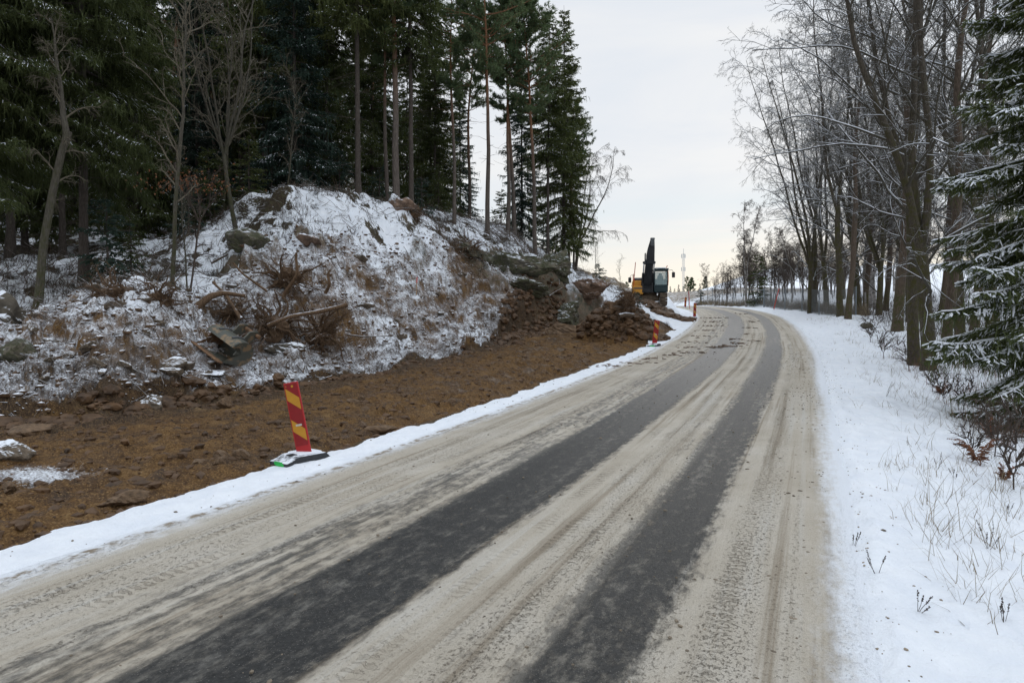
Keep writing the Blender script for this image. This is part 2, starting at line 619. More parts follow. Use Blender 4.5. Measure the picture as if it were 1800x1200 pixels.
    h = g.math('SUBTRACT', g.math('ADD', g.math('MULTIPLY', cl, 0.8), g.math('MULTIPLY', cl2, 0.5)), g.math('ADD', g.math('MULTIPLY', spots, 0.8), tread))
    h = g.math('MULTIPLY', h, g.math('SUBTRACT', 1.0, g.math('MULTIPLY', bare, 0.75)))
    return {'Base Color': c, 'Roughness': g.mix(bare, (0.8, 0.8, 0.8), (0.62, 0.62, 0.62)), 'Normal': g.bump(h, 1.0, 0.03), 'Specular IOR Level': 0.3}


def m_simple(col, rough=0.7, var=0.25, sc=8.0, metal=0.0, bump=0.0, cover=None, fine=7.0, spec=0.4):
    def fn(g):
        co = g.coord('Object')
        n = g.noise(co, sc, 5, 0.6)
        lo = tuple(c * (1 - var) for c in col)
        hi = tuple(min(1, c * (1 + var)) for c in col)
        c = g.ramp(n, [(0.3, lo), (0.7, hi)])
        d = {'Roughness': rough, 'Metallic': metal, 'Specular IOR Level': spec}
        if cover is not None:
            c, f = snow_on(g, c, cover, fine)
        if bump:
            d['Normal'] = g.bump(g.noise(co, sc * 2, 6, 0.6), bump, 0.03)
        d['Base Color'] = c
        return d
    return fn


def m_bark(lo, hi, moss=None, moss_h=(3, 9), snow=0.25, sc=9.0):
    def fn(g):
        co = g.coord('Object')
        x, y, z = g.xyz(co)
        st = g.comb(g.math('MULTIPLY', x, 4), g.math('MULTIPLY', y, 4), g.math('MULTIPLY', z, 0.7))
        n = g.noise(st, sc, 6, 0.65)
        c = g.ramp(n, [(0.3, lo), (0.7, hi)])
        if moss:
            mz = g.smooth(g.math('ADD', z, g.math('MULTIPLY', g.math('SUBTRACT', g.noise(co, 1.2, 4), 0.5), 6)), moss_h[1], moss_h[0])
            mf = g.math('MULTIPLY', mz, g.smooth(g.noise(co, 5.5, 6, 0.66), 0.40, 0.62))
            c = g.mix(mf, c, moss)
        c, f = snow_on(g, c, snow, 6.0, 0.15, nz_gain=0.85)
        return {'Base Color': c, 'Roughness': 0.85, 'Normal': g.bump(n, 0.9, 0.03), 'Specular IOR Level': 0.2}
    return fn


def m_pine_bark(g):
    co = g.coord('Object')
    x, y, z = g.xyz(co)
    st = g.comb(g.math('MULTIPLY', x, 4), g.math('MULTIPLY', y, 4), g.math('MULTIPLY', z, 0.9))
    n = g.noise(st, 5.0, 6, 0.65)
    low = g.ramp(n, [(0.3, (0.050, 0.040, 0.034)), (0.7, (0.155, 0.128, 0.108))])
    up = g.ramp(n, [(0.3, (0.11, 0.052, 0.027)), (0.7, (0.27, 0.140, 0.075))])
    f = g.smooth(g.math('ADD', z, g.math('MULTIPLY', g.math('SUBTRACT', g.noise(co, 1.0, 3), 0.5), 5)), 4.0, 10.5)
    c = g.mix(f, low, up)
    return {'Base Color': c, 'Roughness': 0.85, 'Normal': g.bump(n, 0.5, 0.02), 'Specular IOR Level': 0.2}


def m_birch_bark(g):
    co = g.coord('Object')
    x, y, z = g.xyz(co)
    n = g.noise(g.comb(g.math('MULTIPLY', x, 2), g.math('MULTIPLY', y, 2), g.math('MULTIPLY', z, 5)), 3.0, 5, 0.6)
    c = g.ramp(n, [(0.42, (0.33, 0.31, 0.29)), (0.55, (0.22, 0.20, 0.185)), (0.62, (0.05, 0.045, 0.04))])
    return {'Base Color': c, 'Roughness': 0.8, 'Specular IOR Level': 0.2}


def m_needles(lo, mid, hi):
    def fn(g):
        co = g.coord('Object')
        rnd = g.n.new('ShaderNodeObjectInfo').outputs['Random']
        n = g.math('ADD', g.math('MULTIPLY', g.noise(co, 1.4, 4, 0.6), 0.6), g.math('MULTIPLY', g.noise(co, 8.0, 3, 0.6), 0.4))
        n = g.math('ADD', n, g.math('MULTIPLY', g.math('SUBTRACT', rnd, 0.5), 0.16))
        c = g.ramp(n, [(0.30, lo), (0.5, mid), (0.70, hi)])
        return {'Base Color': c, 'Roughness': 0.75, 'Specular IOR Level': 0.25}
    return fn


def thin_leaf(m, share=0.22):
    """needles let some light through"""
    nt = m.node_tree
    b = next(n for n in nt.nodes if n.type == 'BSDF_PRINCIPLED')
    o = next(n for n in nt.nodes if n.type == 'OUTPUT_MATERIAL')
    tr = nt.nodes.new('ShaderNodeBsdfTranslucent')
    mx = nt.nodes.new('ShaderNodeMixShader')
    g = NT(nt)
    c = b.inputs['Base Color'].links[0].from_socket
    g.put(tr.inputs['Color'], g.mix(1.0, c, (1.8, 1.8, 1.3), 'MULTIPLY'))
    mx.inputs[0].default_value = share
    nt.links.new(b.outputs[0], mx.inputs[1])
    nt.links.new(tr.outputs[0], mx.inputs[2])
    nt.links.new(mx.outputs[0], o.inputs[0])
    return m


MAT = {}
MAT['ground'] = material('snowy_ground', m_ground)
MAT['road'] = material('sanded_road', m_road)
MAT['snow'] = material('fresh_snow', lambda g: {'Base Color': g.ramp(g.noise(g.coord('Object'), 6, 4), [(0.3, (0.74, 0.77, 0.82)), (0.7, (0.84, 0.86, 0.9))]), 'Roughness': 0.8, 'Specular IOR Level': 0.3})
MAT['spruce_bark'] = material('spruce_bark', m_bark((0.030, 0.024, 0.020), (0.115, 0.095, 0.080), snow=0.05))
MAT['pine_bark'] = material('pine_bark', m_pine_bark)
MAT['birch_bark'] = material('birch_bark', m_birch_bark)
MAT['mossy_bark'] = material('mossy_bark', m_bark((0.030, 0.025, 0.019), (0.120, 0.100, 0.078), moss=(0.064, 0.059, 0.020), moss_h=(5, 11), snow=0.62))
MAT['brown_bark'] = material('brown_bark', m_bark((0.038, 0.028, 0.021), (0.150, 0.112, 0.083), moss=(0.060, 0.060, 0.02), moss_h=(0.5, 2.5), snow=0.22))
MAT['grey_bark'] = material('grey_bark', m_bark((0.035, 0.031, 0.024), (0.125, 0.112, 0.088), moss=(0.055, 0.055, 0.025), moss_h=(1, 6), snow=0.05))
MAT['twig'] = material('twig_bark', m_bark((0.038, 0.034, 0.026), (0.112, 0.100, 0.076), snow=0.55))
MAT['twig_bare'] = material('bare_twig_bark', m_bark((0.035, 0.027, 0.022), (0.11, 0.085, 0.068), snow=-0.2))
MAT['twig_pale'] = material('pale_twig_bark', m_bark((0.075, 0.064, 0.046), (0.205, 0.178, 0.132), snow=0.12))
MAT['spruce'] = thin_leaf(material('spruce_needles', m_needles((0.034, 0.044, 0.016), (0.070, 0.086, 0.030), (0.118, 0.128, 0.042))))
MAT['spruce_cold'] = thin_leaf(material('frosted_spruce_needles', m_needles((0.018, 0.032, 0.025), (0.034, 0.058, 0.044), (0.058, 0.086, 0.066))))
MAT['pine'] = thin_leaf(material('pine_needles', m_needles((0.046, 0.076, 0.042), (0.084, 0.122, 0.060), (0.120, 0.148, 0.074))))

# ------------------------------------------------------------------ the road's line
CLP = np.array([(-14.5, -26), (-9, -14), (-6, -7), (-3.1, 0.1), (-0.24, 6.6), (1.6, 10.77), (4.82, 18.22), (8.6, 27.2), (13.1, 39.34), (16.95, 51.8), (19.24, 63.63),
                (20.1, 74.8), (19.2, 86), (16.2, 97), (10.5, 106), (2.5, 112), (-8, 115), (-22, 116), (-60, 117)], dtype=float)


def catmull(P, n):
    out = []
    for i in range(len(P) - 1):
        p0, p1, p2, p3 = P[max(i - 1, 0)], P[i], P[i + 1], P[min(i + 2, len(P) - 1)]
        for k in range(n):
            t = k / n
            out.append(0.5 * ((2 * p1) + (-p0 + p2) * t + (2 * p0 - 5 * p1 + 4 * p2 - p3) * t * t + (-p0 + 3 * p1 - 3 * p2 + p3) * t ** 3))
    out.append(P[-1])
    return np.array(out)


_c = catmull(CLP, 24)
_d = np.concatenate([[0], np.cumsum(np.linalg.norm(np.diff(_c, axis=0), axis=1))])
CS = np.arange(0, _d[-1], 0.4)
CXY = np.stack([np.interp(CS, _d, _c[:, 0]), np.interp(CS, _d, _c[:, 1])], 1)
CS = CS - CS[np.argmin(np.abs(CXY[:, 1] - 0) + (CXY[:, 0] > 0) * 99)]
CTAN = unit(np.gradient(CXY, axis=0))
CNOR = np.stack([CTAN[:, 1], -CTAN[:, 0]], 1)          # to the right
_yp = [-30, 0, 9.5, 20, 30, 40, 51, 62, 72, 85, 100, 118]
_zp = [-.5, 0, .22, .66, 1.23, 1.88, 2.65, 3.35, 3.9, 4.42, 4.7, 5.0]
_yy = np.linspace(-60, 160, 4400)
_zz = np.convolve(np.pad(np.interp(_yy, _yp, _zp), 80, mode='edge'), np.ones(161) / 161, 'valid')


def road_z(Y):
    return np.interp(Y, _yy, _zz)


CZ = road_z(CXY[:, 1])


def road_st(X, Y):
    """nearest station index and signed offset (right positive)"""
    X, Y = np.asarray(X, float).ravel(), np.asarray(Y, float).ravel()
    idx = np.zeros(len(X), int)
    for a in range(0, len(X), 20000):
        d = (X[a:a + 20000, None] - CXY[None, :, 0]) ** 2 + (Y[a:a + 20000, None] - CXY[None, :, 1]) ** 2
        idx[a:a + 20000] = d.argmin(1)
    rx, ry = X - CXY[idx, 0], Y - CXY[idx, 1]
    t = rx * CNOR[idx, 0] + ry * CNOR[idx, 1]
    ds = rx * CTAN[idx, 0] + ry * CTAN[idx, 1]
    far = np.hypot(rx, ry)
    t = np.where(np.abs(t) < far * 0.95, np.sign(t + 1e-9) * far, t)
    zr = road_z(CXY[idx, 1] + ds * CTAN[idx, 1])
    return CS[idx], t, zr


# ------------------------------------------------------------------ the ground
PIX = [  # picture x, picture y, metres ahead
    # dirt flat and toe of the bank
    (-150, 800, 12), (0, 745, 14), (100, 736, 14.8), (200, 722, 15.5), (330, 703, 17), (450, 686, 18.8), (600, 662, 22.0), (700, 643, 25.2), (800, 620, 28.8), (880, 595, 33.0), (640, 630, 25.0), (740, 610, 28.6), (830, 585, 32.6),
    (-100, 870, 9), (0, 830, 9.8), (200, 790, 11), (400, 745, 14), (600, 690, 18), (800, 640, 24), (950, 600, 30), (1000, 585, 33), (1040, 600, 30),
    # heap at the left
    (-120, 590, 18.5), (0, 565, 18.6), (60, 556, 19), (130, 525, 19.4), (200, 495, 19.8), (280, 500, 20.3), (325, 535, 20.3), (355, 600, 19.4),
    (0, 655, 16.3), (150, 630, 17.0), (250, 610, 17.6), (320, 640, 18.2), (80, 690, 15.6),
    (410, 640, 19.6), (380, 665, 18.6), (500, 645, 21.2),
    # forest floor behind it
    (60, 545, 21.6), (150, 492, 25), (0, 510, 23), (-150, 520, 23), (300, 490, 24), (250, 458, 29), (100, 445, 33), (0, 425, 37), (-200, 430, 36), (250, 425, 37), (350, 412, 36), (400, 398, 34.5),
    (380, 470, 27), (350, 520, 23),
    # root heap, knoll
    (400, 600, 20.8), (450, 560, 22.4), (600, 600, 24.4), (430, 500, 24), (560, 500, 25.4), (600, 540, 25.2), (500, 455, 27.5), (430, 440, 28), (600, 455, 28.5), (650, 560, 27), (700, 500, 30.5),
    (730, 545, 30), (800, 570, 32.6), (830, 530, 35), (870, 520, 36.3), (780, 450, 35.5), (850, 470, 39), (690, 425, 33.5), (600, 405, 31.5), (540, 420, 29.5), (520, 356, 31.2), (470, 366, 31.2), (433, 368, 32.0), (545, 359, 31.6), (440, 380, 31.5),
    (575, 361, 32.2), (600, 360, 33.2), (650, 362, 35), (700, 370, 36.8), (760, 385, 39), (800, 397, 41), (860, 408, 44), (900, 418, 46), (960, 442, 50), (1020, 480, 55), (1060, 500, 58), (1100, 515, 59), (1125, 527, 58),
    (900, 475, 41.5), (960, 490, 44), (1000, 540, 42), (1050, 540, 44), (940, 560, 37.0), (1000, 565, 38), (1040, 515, 49),
    # the snowy shoulder with the excavator
    (1120, 530, 50), (1148, 538, 54), (1175, 540, 54), (1150, 533, 58), (1145, 534, 50.5), (1150, 550, 41), (1180, 578, 38.5), (1185, 560, 47), (1110, 565, 38),
    (1190, 530, 66), (1170, 520, 70),
    # right-hand verge
    (1600, 1150, 4.4), (1790, 1150, 4.5), (1790, 1000, 6.3), (1650, 950, 6.6), (1550, 900, 7.2), (1790, 850, 9.3), (1600, 780, 11), (1790, 750, 13.6), (1700, 700, 16.5), (1560, 680, 19), (1632, 652, 21.3),
    (1760, 670, 19), (1900, 720, 15), (1577, 582, 31), (1520, 600, 31), (1480, 558, 43), (1500, 556, 46), (1700, 600, 32), (1600, 560, 45), (1420, 543, 57), (1345, 541, 66), (1310, 534, 72), (1240, 531, 84),
]
WPT = [  # X, Y, Z
    (-12, 45, 8.9), (-9, 60, 9.3), (0, 66, 9.0), (5, 72, 8.3), (-30, 60, 9.6), (-35, 90, 10.5), (0, 95, 9), (10, 80, 7.0), (8, 66, 7.0), (-40, 38, 8.5), (-60, 60, 10), (-40, 20, 3.6), (-20, 18, 2.8), (-17, 11, 0.3),
    (-12, 5, 0.0), (-25, 3, 0.6), (-60, 0, 3), (-20, -20, 0), (-60, -40, 2),
    (12, 0, -0.9), (25, -5, -1.5), (25, 15, -0.6), (40, 30, 1.2), (30, 45, 2.6), (45, 60, 4.4), (34, 75, 4.8), (60, 10, -1), (40, -30, -1.5),
    (28, 95, 6.2), (14, 118, 6.8), (30, 125, 8.0), (55, 110, 8.6), (0, 130, 6.8), (60, 160, 12), (110, 190, 18.5), (90, 240, 22), (30, 170, 7.6), (40, 230, 6.0), (100, 330, 4), (0, 220, 7), (-60, 200, 9), (150, 120, 12), (150, 60, 8), (200, 250, 22),
    (-150, 150, 12), (-150, 50, 9), (0, 400, 2), (200, 500, 3), (-200, 400, 4), (-300, 0, 4), (0, -300, -2), (300, 0, 2), (400, 300, 10), (0, 900, 0), (900, 600, 3), (-900, 600, 3), (-900, -600, 0), (900, -600, 0), (0, -900, 0),
]
_ctl = np.array([at(*p) for p in PIX] + [np.array(p, float) for p in WPT])
# a few stations just off the road so the shoulders follow it
for _i in range(0, len(CS), 8):
    if -10 < CXY[_i, 1] < 112 and CXY[_i, 0] > -10:
        for _t, _dz in ((-3.7, -0.06), (0.0, 0), (3.7, -0.06)):
            _p = CXY[_i] + CNOR[_i] * _t
            if np.min(np.hypot(_ctl[:, 0] - _p[0], _ctl[:, 1] - _p[1])) > 1.3:
                _ctl = np.vstack([_ctl, [_p[0], _p[1], CZ[_i] + _dz]])


def _rbf_fit(C):
    n = len(C)
    D = np.hypot(C[:, None, 0] - C[None, :, 0], C[:, None, 1] - C[None, :, 1])
    A = np.zeros((n + 3, n + 3))
    A[:n, :n] = -np.sqrt(D * D + 0.25) - np.eye(n) * 0.12
    A[:n, n] = 1
    A[:n, n + 1:] = C[:, :2] * 0.01
    A[n:, :n] = A[:n, n:].T
    b = np.zeros(n + 3)
    b[:n] = C[:, 2]
    return np.linalg.solve(A, b)


_W = _rbf_fit(_ctl)


def base_h(X, Y):
    out = np.empty(len(X))
    n = len(_ctl)
    for a in range(0, len(X), 20000):
        x, y = X[a:a + 20000], Y[a:a + 20000]
        D2 = (x[:, None] - _ctl[None, :, 0]) ** 2 + (y[:, None] - _ctl[None, :, 1]) ** 2
        out[a:a + 20000] = -np.sqrt(D2 + 0.25) @ _W[:n] + _W[n] + 0.01 * (x * _W[n + 1] + y * _W[n + 2])
    return out


_toe = np.array([at(*p)[:2] for p in ((-300, 790, 12.5), (-150, 770, 13.2), (0, 745, 14), (100, 736, 14.8), (200, 722, 15.5), (330, 703, 17), (450, 688, 18.3), (600, 664, 21.9), (700, 645, 25.0), (800, 622, 28.6), (860, 600, 32.0), (900, 568, 35.8), (940, 545, 38.5), (1000, 540, 41), (1050, 540, 43), (1100, 540, 43))])
_dust = np.array([at(*p)[:2] for p in ((-300, 560, 17), (-100, 560, 18.5), (0, 560, 18.8), (100, 540, 19.3), (200, 495, 20), (280, 498, 20.8), (325, 520, 21.5), (380, 475, 24.8), (440, 450, 26.6), (500, 430, 28.4), (620, 415, 31.2), (740, 440, 35.0), (830, 490, 37.4), (900, 500, 39.5), (1000, 500, 44), (1080, 520, 48))])
ROCKS = [at(905, 492, 40.6), at(960, 505, 43), at(850, 480, 38.6), at(1010, 520, 43.5), at(700, 378, 36.3), at(545, 418, 29.3), at(430, 462, 26.8), at(600, 420, 31.5), at(620, 372, 33), at(470, 440, 27.6), at(730, 440, 34), at(640, 410, 32)]
ROCKR = [1.9, 1.9, 1.5, 1.5, 0.9, 0.8, 0.9, 0.5, 0.7, 0.6, 0.6, 0.5]
MOUND = at(1092, 575, 33.6)


def terrain(X, Y, masks=False):
    X, Y = np.asarray(X, float).ravel(), np.asarray(Y, float).ravel()
    h = base_h(X, Y)
    s, t, zr = road_st(X, Y)
    r = np.hypot(X, Y)
    near = r < 130
    wn = fbm(X, Y, 0.55, 3, 3)
    # brown ditch floor: between the snowy shoulder and the toe of the bank
    toeY = np.interp(X, _toe[:, 0], _toe[:, 1])
    u = (Y - toeY) * 0.8 + 1.1 * wn
    u_fine = u + 0.35 * fbm(X, Y, 2.2, 3, 8)
    tl = -3.62 - 0.28 * sstep(12, 2, Y) + 0.55 * vnoise(X * 0.6, Y * 0.6, 5) + 0.25 * vnoise(X * 2.1, Y * 2.1, 6)
    inside = (t < 0) & (X < 9.5) & (Y < 60) & (Y > -30)
    flat = np.where(inside, sstep(0.10, -0.15, t - tl) * sstep(0.5 + 1.4 * sstep(-0.5, 1.8, X), -0.1 - 0.9 * sstep(-0.5, 1.8, X), u_fine), 0.0)
    md = np.hypot((X - MOUND[0]) / 2.4, (Y - MOUND[1]) / 1.9)
    mound = np.clip(1 - md ** 1.7 + 0.35 * fbm(X, Y, 0.9, 3, 14), 0, 1) ** 0.8
    mound = np.where(inside, mound, 0)
    # lift of excavated edge, cut face
    step = np.where(inside & (X > -30), (0.34 - 0.16 * sstep(-8, -6, X) + 0.44 * sstep(-1, 1.5, X)) * sstep(-0.05, 0.45 + 0.8 * sstep(-1, 1, X), u_fine) * sstep(5, 1.5, u) * sstep(7.5, 4, X), 0)
    dusty = np.where(inside, sstep(-0.1, 0.35, u) * sstep(0.6, -0.6, (Y - np.interp(X, _dust[:, 0], _dust[:, 1])) + 1.6 * wn), 0)
    rock = np.zeros_like(X)
    for p, rr in zip(ROCKS, ROCKR):
        rock = np.maximum(rock, np.exp(-(((X - p[0]) ** 2 + (Y - p[1]) ** 2) / rr ** 2) ** 1.5))
    bank = np.where((t < -6) & (X < 14) & (Y < 70), sstep(-0.1, 1.5, u), 0)
    det = np.where(near, 1.0, 0.0)
    clod = 0.30 * fbm(X, Y, 0.7, 5, 21, 0.55)
    st1 = stones(X, Y, 1.15, 31, 0.12, 0.42, 0.5)
    st2 = stones(X, Y, 3.1, 41, 0.12, 0.5, 0.65)
    st3 = stones(X, Y, 7.5, 51, 0.15, 0.55, 0.7)
    rid = np.abs(fbm(X, Y, 1.1, 4, 61))
    h = h + det * dusty * (clod * 1.1 + 0.9 * st1 + 1.1 * st2 + 1.2 * st3 - 0.25 * rid + 0.10 * fbm(X, Y, 6.0, 3, 63, 0.6))
    h = h + det * bank * (1 - dusty) * (0.55 * fbm(X, Y, 0.45, 4, 71, 0.5) + 0.35 * st1 * (wn > -0.1) + 0.10 * fbm(X, Y, 3, 3, 75))
    led = fbm(X, Y, 0.6, 4, 81)
    h = h + det * rock * (0.55 + 0.9 * (np.floor(led * 7) / 7 + 0.2 * led) + 0.12 * fbm(X, Y, 4, 3, 85))
    h = h + step
    # ledges and hollows on the steeper faces
    lw = det * np.clip(dusty + bank * 0.7 + rock, 0, 1) * sstep(0.0, 0.6, u)
    h = h + lw * (1 + 0.9 * sstep(-3, 0, X)) * (0.30 * fbm(X * 0.8, h * 1.2, 1.0, 3, 141) + 0.16 * fbm(X * 2.4, h * 3.2, 1.0, 3, 145))
    # ditch floor: ruts along the road, clods, a little below the road
    ff = zr - 0.10 - 0.10 * sstep(-4, -7, t) + 0.15 * fbm(X, Y, 0.9, 4, 91) + 0.9 * st2 * (hash2(np.floor(X * 0.7).astype(int), np.floor(Y * 0.7).astype(int), 3) > 0.45) + 0.8 * st3 + 0.5 * st1 * (wn > 0.05) + 0.13 * np.sin(t * 5 + 2 * wn) * sstep(-9, -5, t) + 0.09 * fbm(X, Y, 4, 4, 95, 0.6)
    h = h * (1 - flat) + (0.35 * h + 0.65 * ff) * flat
    mdet = mound * (1.75 + 0.8 * clod + 0.6 * st1 + 0.7 * st2 + 0.4 * st3)
    h = h + mdet
    # shoulders follow the road
    vz = 0.06 * fbm(X, Y, 0.8, 4, 101) + 0.045 * fbm(X, Y, 3.6, 4, 105, 0.6) - 0.7 * stones(X, Y, 2.2, 151, 0.05, 0.18, 0.45) + 0.05 * np.abs(fbm(X, Y, 1.6, 4, 153, 0.6))
    rut = -0.035 * np.exp(-((t - 3.22 - 0.12 * wn) / 0.07) ** 2) + 0.035 * np.exp(-((t - 3.42 - 0.12 * wn) / 0.1) ** 2)
    sh = zr + vz * sstep(3.1, 4.2, np.abs(t)) + rut + 0.012 + 0.04 * fbm(X, Y, 3.0, 4, 157, 0.6) * sstep(2.7, 3.0, np.abs(t))
    h = np.where(near & (t > 0), h + vz * 1.2 + 0.16 * fbm(X, Y, 0.35, 3, 107) * sstep(4, 8, t), h)
    wR, wL = sstep(3.3, 6.5, t), sstep(-3.3, -4.3, t)
    w = np.where(t > 0, wR, wL)
    h = h * w + sh * (1 - w)
    ta_ = np.where(t > 0, t - 0.2, -t)
    under = sstep(3.05, 2.85, ta_)
    h = np.where(near & (ta_ < 3.1), h - 0.07 * under, h)
    if not masks:
        return h
    toward = sstep(0.10, -0.15, t - tl)
    soil = np.where(inside, np.maximum.reduce([flat, sstep(-0.4, 0.3, u) * sstep(3.2, 1.0, u) * 0.9, dusty * 0.8, sstep(0.08, 0.35, mound)]), 0.0)
    soil = np.where(inside, soil * np.maximum(toward, 0), soil)
    snow = np.full_like(X, 0.78)
    cut = sstep(-0.2, 0.05, u_fine) * sstep(0.40 + 2.4 * sstep(-0.3, 1.6, X) + 0.45 * sstep(-6, -9, X), 0.02 + 1.6 * sstep(-0.3, 1.6, X), u_fine + 3.2 * sstep(2.6, 4.6, X))
    snow = np.where(inside, snow * (1 - dusty) + dusty * (0.500 + 0.34 * fbm(X, Y, 0.5, 3, 111)), snow)
    onbank = bank * (1 - dusty)
    leftfloor = sstep(-9.2, -11.5, X + 0.05 * (Y - 25)) * sstep(0, 2, u)
    dk = np.clip(fbm(X, Y, 1.1, 5, 123, 0.65) * 1.5 + 0.02, 0, 0.6)
    snow = snow + 0.03 * bank - onbank * (0.02 + 0.62 * dk + 0.20 * np.clip(fbm(X, Y, 0.4, 3, 121) + 0.15, 0, 1)) - onbank * leftfloor * 0.10
    deep = np.where((t < -8) & (X < 20), sstep(9, 16, Y - np.interp(X, _dust[:, 0], _dust[:, 1])), 0)
    snow = snow - 0.18 * deep
    snow = np.where(inside, snow * (1 - cut), snow)
    snow = np.where(inside, snow * (1 - sstep(0.15, 0.5, flat)), snow)
    snow = np.where(inside, snow * (1 - sstep(0.05, 0.2, mound)), snow)
    # ice patch left on the flat, roots torn out on the knoll
    ip = at(70, 840, 9.6)
    snow = np.maximum(snow, 0.46 * np.exp(-(((X - ip[0]) / 1.0) ** 2 + ((Y - ip[1]) / 0.45) ** 2)) * inside)
    rp = at(815, 428, 37.5)
    torn = np.exp(-(((X - rp[0]) / 1.25) ** 2 + ((Y - rp[1]) / 0.9) ** 2)) * inside
    snow = snow - 0.55 * torn
    soil = np.maximum(soil, torn * 0.9)
    # verge under the right-hand trees
    snow = np.where((t > 3.4) & near, snow - 0.22 * sstep(4.5, 9, t + 1.5 * wn) - 0.05 * sstep(3.6, 3.2, t), snow)
    grass = np.where((t < 0) | (Y > 84), 0, 0.0)
    fld = sstep(94, 108, Y + 0.25 * X + 6 * wn) * sstep(-30, 0, X) * sstep(40, 30, X - 0.1 * Y)
    fld = np.maximum(fld, np.where((t < -6) & (X > 6), sstep(57, 62, Y) * sstep(110, 100, Y), 0))
    grass = np.maximum(grass, fld)
    snow = np.where(fld > 0, snow * (1 - fld) + 0.33 * fld, snow)
    gp = sstep(4.2, 6.5, t) * sstep(16, 8, t)
    grass = np.maximum(grass, np.where((t > 0) & near, 0.55 * gp, 0))
    wet = np.where(inside, np.maximum(sstep(-4.5, -0.8, u) * sstep(2.8, 1.0, u), 0.30 * flat), 0)
    wet = np.maximum(wet, sstep(0.05, 0.3, mound))
    snow = np.where((Y > 100) & (X > 0), np.minimum(snow, 0.60), snow)
    return h, np.clip(wet, 0, 1), np.clip(soil, 0, 1), np.clip(rock * 1.3, 0, 1), np.clip(snow, 0, 1), np.clip(grass, 0, 1)


def make_ground():
    pxs = np.concatenate([np.arange(-190, 1000, 2.0), np.arange(1000, 1990, 2.6)])
    th = np.arctan((pxs - 900) / 1200)
    rest = np.linspace(th[-1], th[0] + 2 * math.pi, 72)[1:-1]
    th = np.concatenate([th, rest])
    rr = [0.0 + 0.4]
    while rr[-1] < 3:
        rr.append(rr[-1] * 1.12)
    while rr[-1] < 14:
        rr.append(rr[-1] + 0.035 + 0.003 * rr[-1])
    while rr[-1] < 46:
        rr.append(rr[-1] + 0.05 + 0.0008 * (rr[-1] - 14))
    while rr[-1] < 110:
        rr.append(rr[-1] + 0.25 + 0.01 * (rr[-1] - 46))
    while rr[-1] < 3200:
        rr.append(rr[-1] * 1.05)
    rr = np.array(rr)
    # in-plane depth rings: straight ahead they follow distance, which keeps cells square
    A, B = len(th), len(rr)
    X = (rr[:, None] * np.sin(th)[None, :]).ravel()
    Y = (rr[:, None] * np.cos(th)[None, :]).ravel()
    X = np.concatenate([[0.0], X])
    Y = np.concatenate([[0.0], Y])
    h, wet, soil, rock, snow, grass = terrain(X, Y, True)
    i = np.arange(B - 1)[:, None] * A
    j = np.arange(A)[None, :]
    j2 = (j + 1) % A
    q = np.stack(np.broadcast_arrays(i + j, i + j2, i + A + j2, i + A + j), -1).reshape(-1, 4) + 1
    tr = np.stack([np.zeros(A, int), (np.arange(A) + 1) % A + 1, np.arange(A) + 1], 1)
    mb = MB()
    mb.add(np.stack([X, Y, h], 1), q[:, ::-1], tr)
    o = mb.build('ground', MAT['ground'], None, True, attrs={'wet': wet, 'soil': soil, 'rock': rock, 'snow': snow, 'grass': grass})
    tag(o, kind='structure')


make_ground()


def gz(x, y):
    return float(terrain([x], [y])[0])


def on(px, Y, py=520, dz=0.0):
    """point on the ground in the picture column px, Y metres ahead"""
    p = at(px, py, Y)
    return (p[0], Y, gz(p[0], Y) + dz)


def hit(px, py, y0=10.0, y1=60.0):
    """where the sight line of a picture point first meets the ground"""
    v = ray(px, py)
    Y = np.arange(y0, y1, 0.05)
    z = terrain(v[0] * Y, Y)
    i = int(np.argmax(z > EYE + v[2] * Y))
    return (v[0] * Y[i], Y[i], z[i])


def make_road():
    keep = (CXY[:, 1] > -20) & (CS < 175)
    s = CS[keep]
    near = np.arange(1.0, 24.0, 0.08)
    s = np.unique(np.concatenate([s[s < 1], near, s[s > 24]]))
    tt = np.concatenate([np.linspace(-3.45, -3.0, 8), np.linspace(-2.95, 2.95, 120), np.linspace(3.0, 3.5, 9)])
    cx = np.stack([np.interp(s, CS, CXY[:, 0]), np.interp(s, CS, CXY[:, 1])], 1)
    nr = unit(np.stack([np.interp(s, CS, CNOR[:, 0]), np.interp(s, CS, CNOR[:, 1])], 1))
    X = cx[:, None, 0] + nr[:, None, 0] * tt[None]
    Y = cx[:, None, 1] + nr[:, None, 1] * tt[None]
    T = np.broadcast_to(tt[None], X.shape)
    S = np.broadcast_to(s[:, None], X.shape)
    Z = np.broadcast_to(road_z(cx[:, 1])[:, None], X.shape).copy()
    Z = road_z(np.interp(s, CS, CXY[:, 1]))[:, None] - 0.004 * T ** 2 * 0
    Z = np.broadcast_to(Z, X.shape).copy()
    # packed snow stands a little above the bare wheel tracks
    tr = np.maximum(sstep(0.75, 0.5, np.abs(T + 0.30)), sstep(0.5, 0.3, np.abs(T - 1.70)))
    Z += (0.018 * (1 - tr) + 0.006 * fbm(T.ravel() * 2.2, S.ravel() * 0.35, 1.0, 4, 131).reshape(T.shape) * 2 + 0.010 * fbm(X.ravel(), Y.ravel(), 5.0, 3, 135).reshape(T.shape) * (1 - tr)) * sstep(60, 30, S)
    Z -= 0.07 * sstep(2.95, 3.3, np.where(T > 0, T - 0.2, -T))
    n, m = X.shape
    i = np.arange(n - 1)[:, None] * m
    j = np.arange(m - 1)[None]
    q = np.stack(np.broadcast_arrays(i + j, i + j + 1, i + m + j + 1, i + m + j), -1).reshape(-1, 4)
    mb = MB()
    mb.add(np.stack([X, Y, Z], -1).reshape(-1, 3), q)
    o = mb.build('road', MAT['road'], None, True, uv=np.stack([T.ravel(), S.ravel()], 1))
    tag(o, kind='structure')


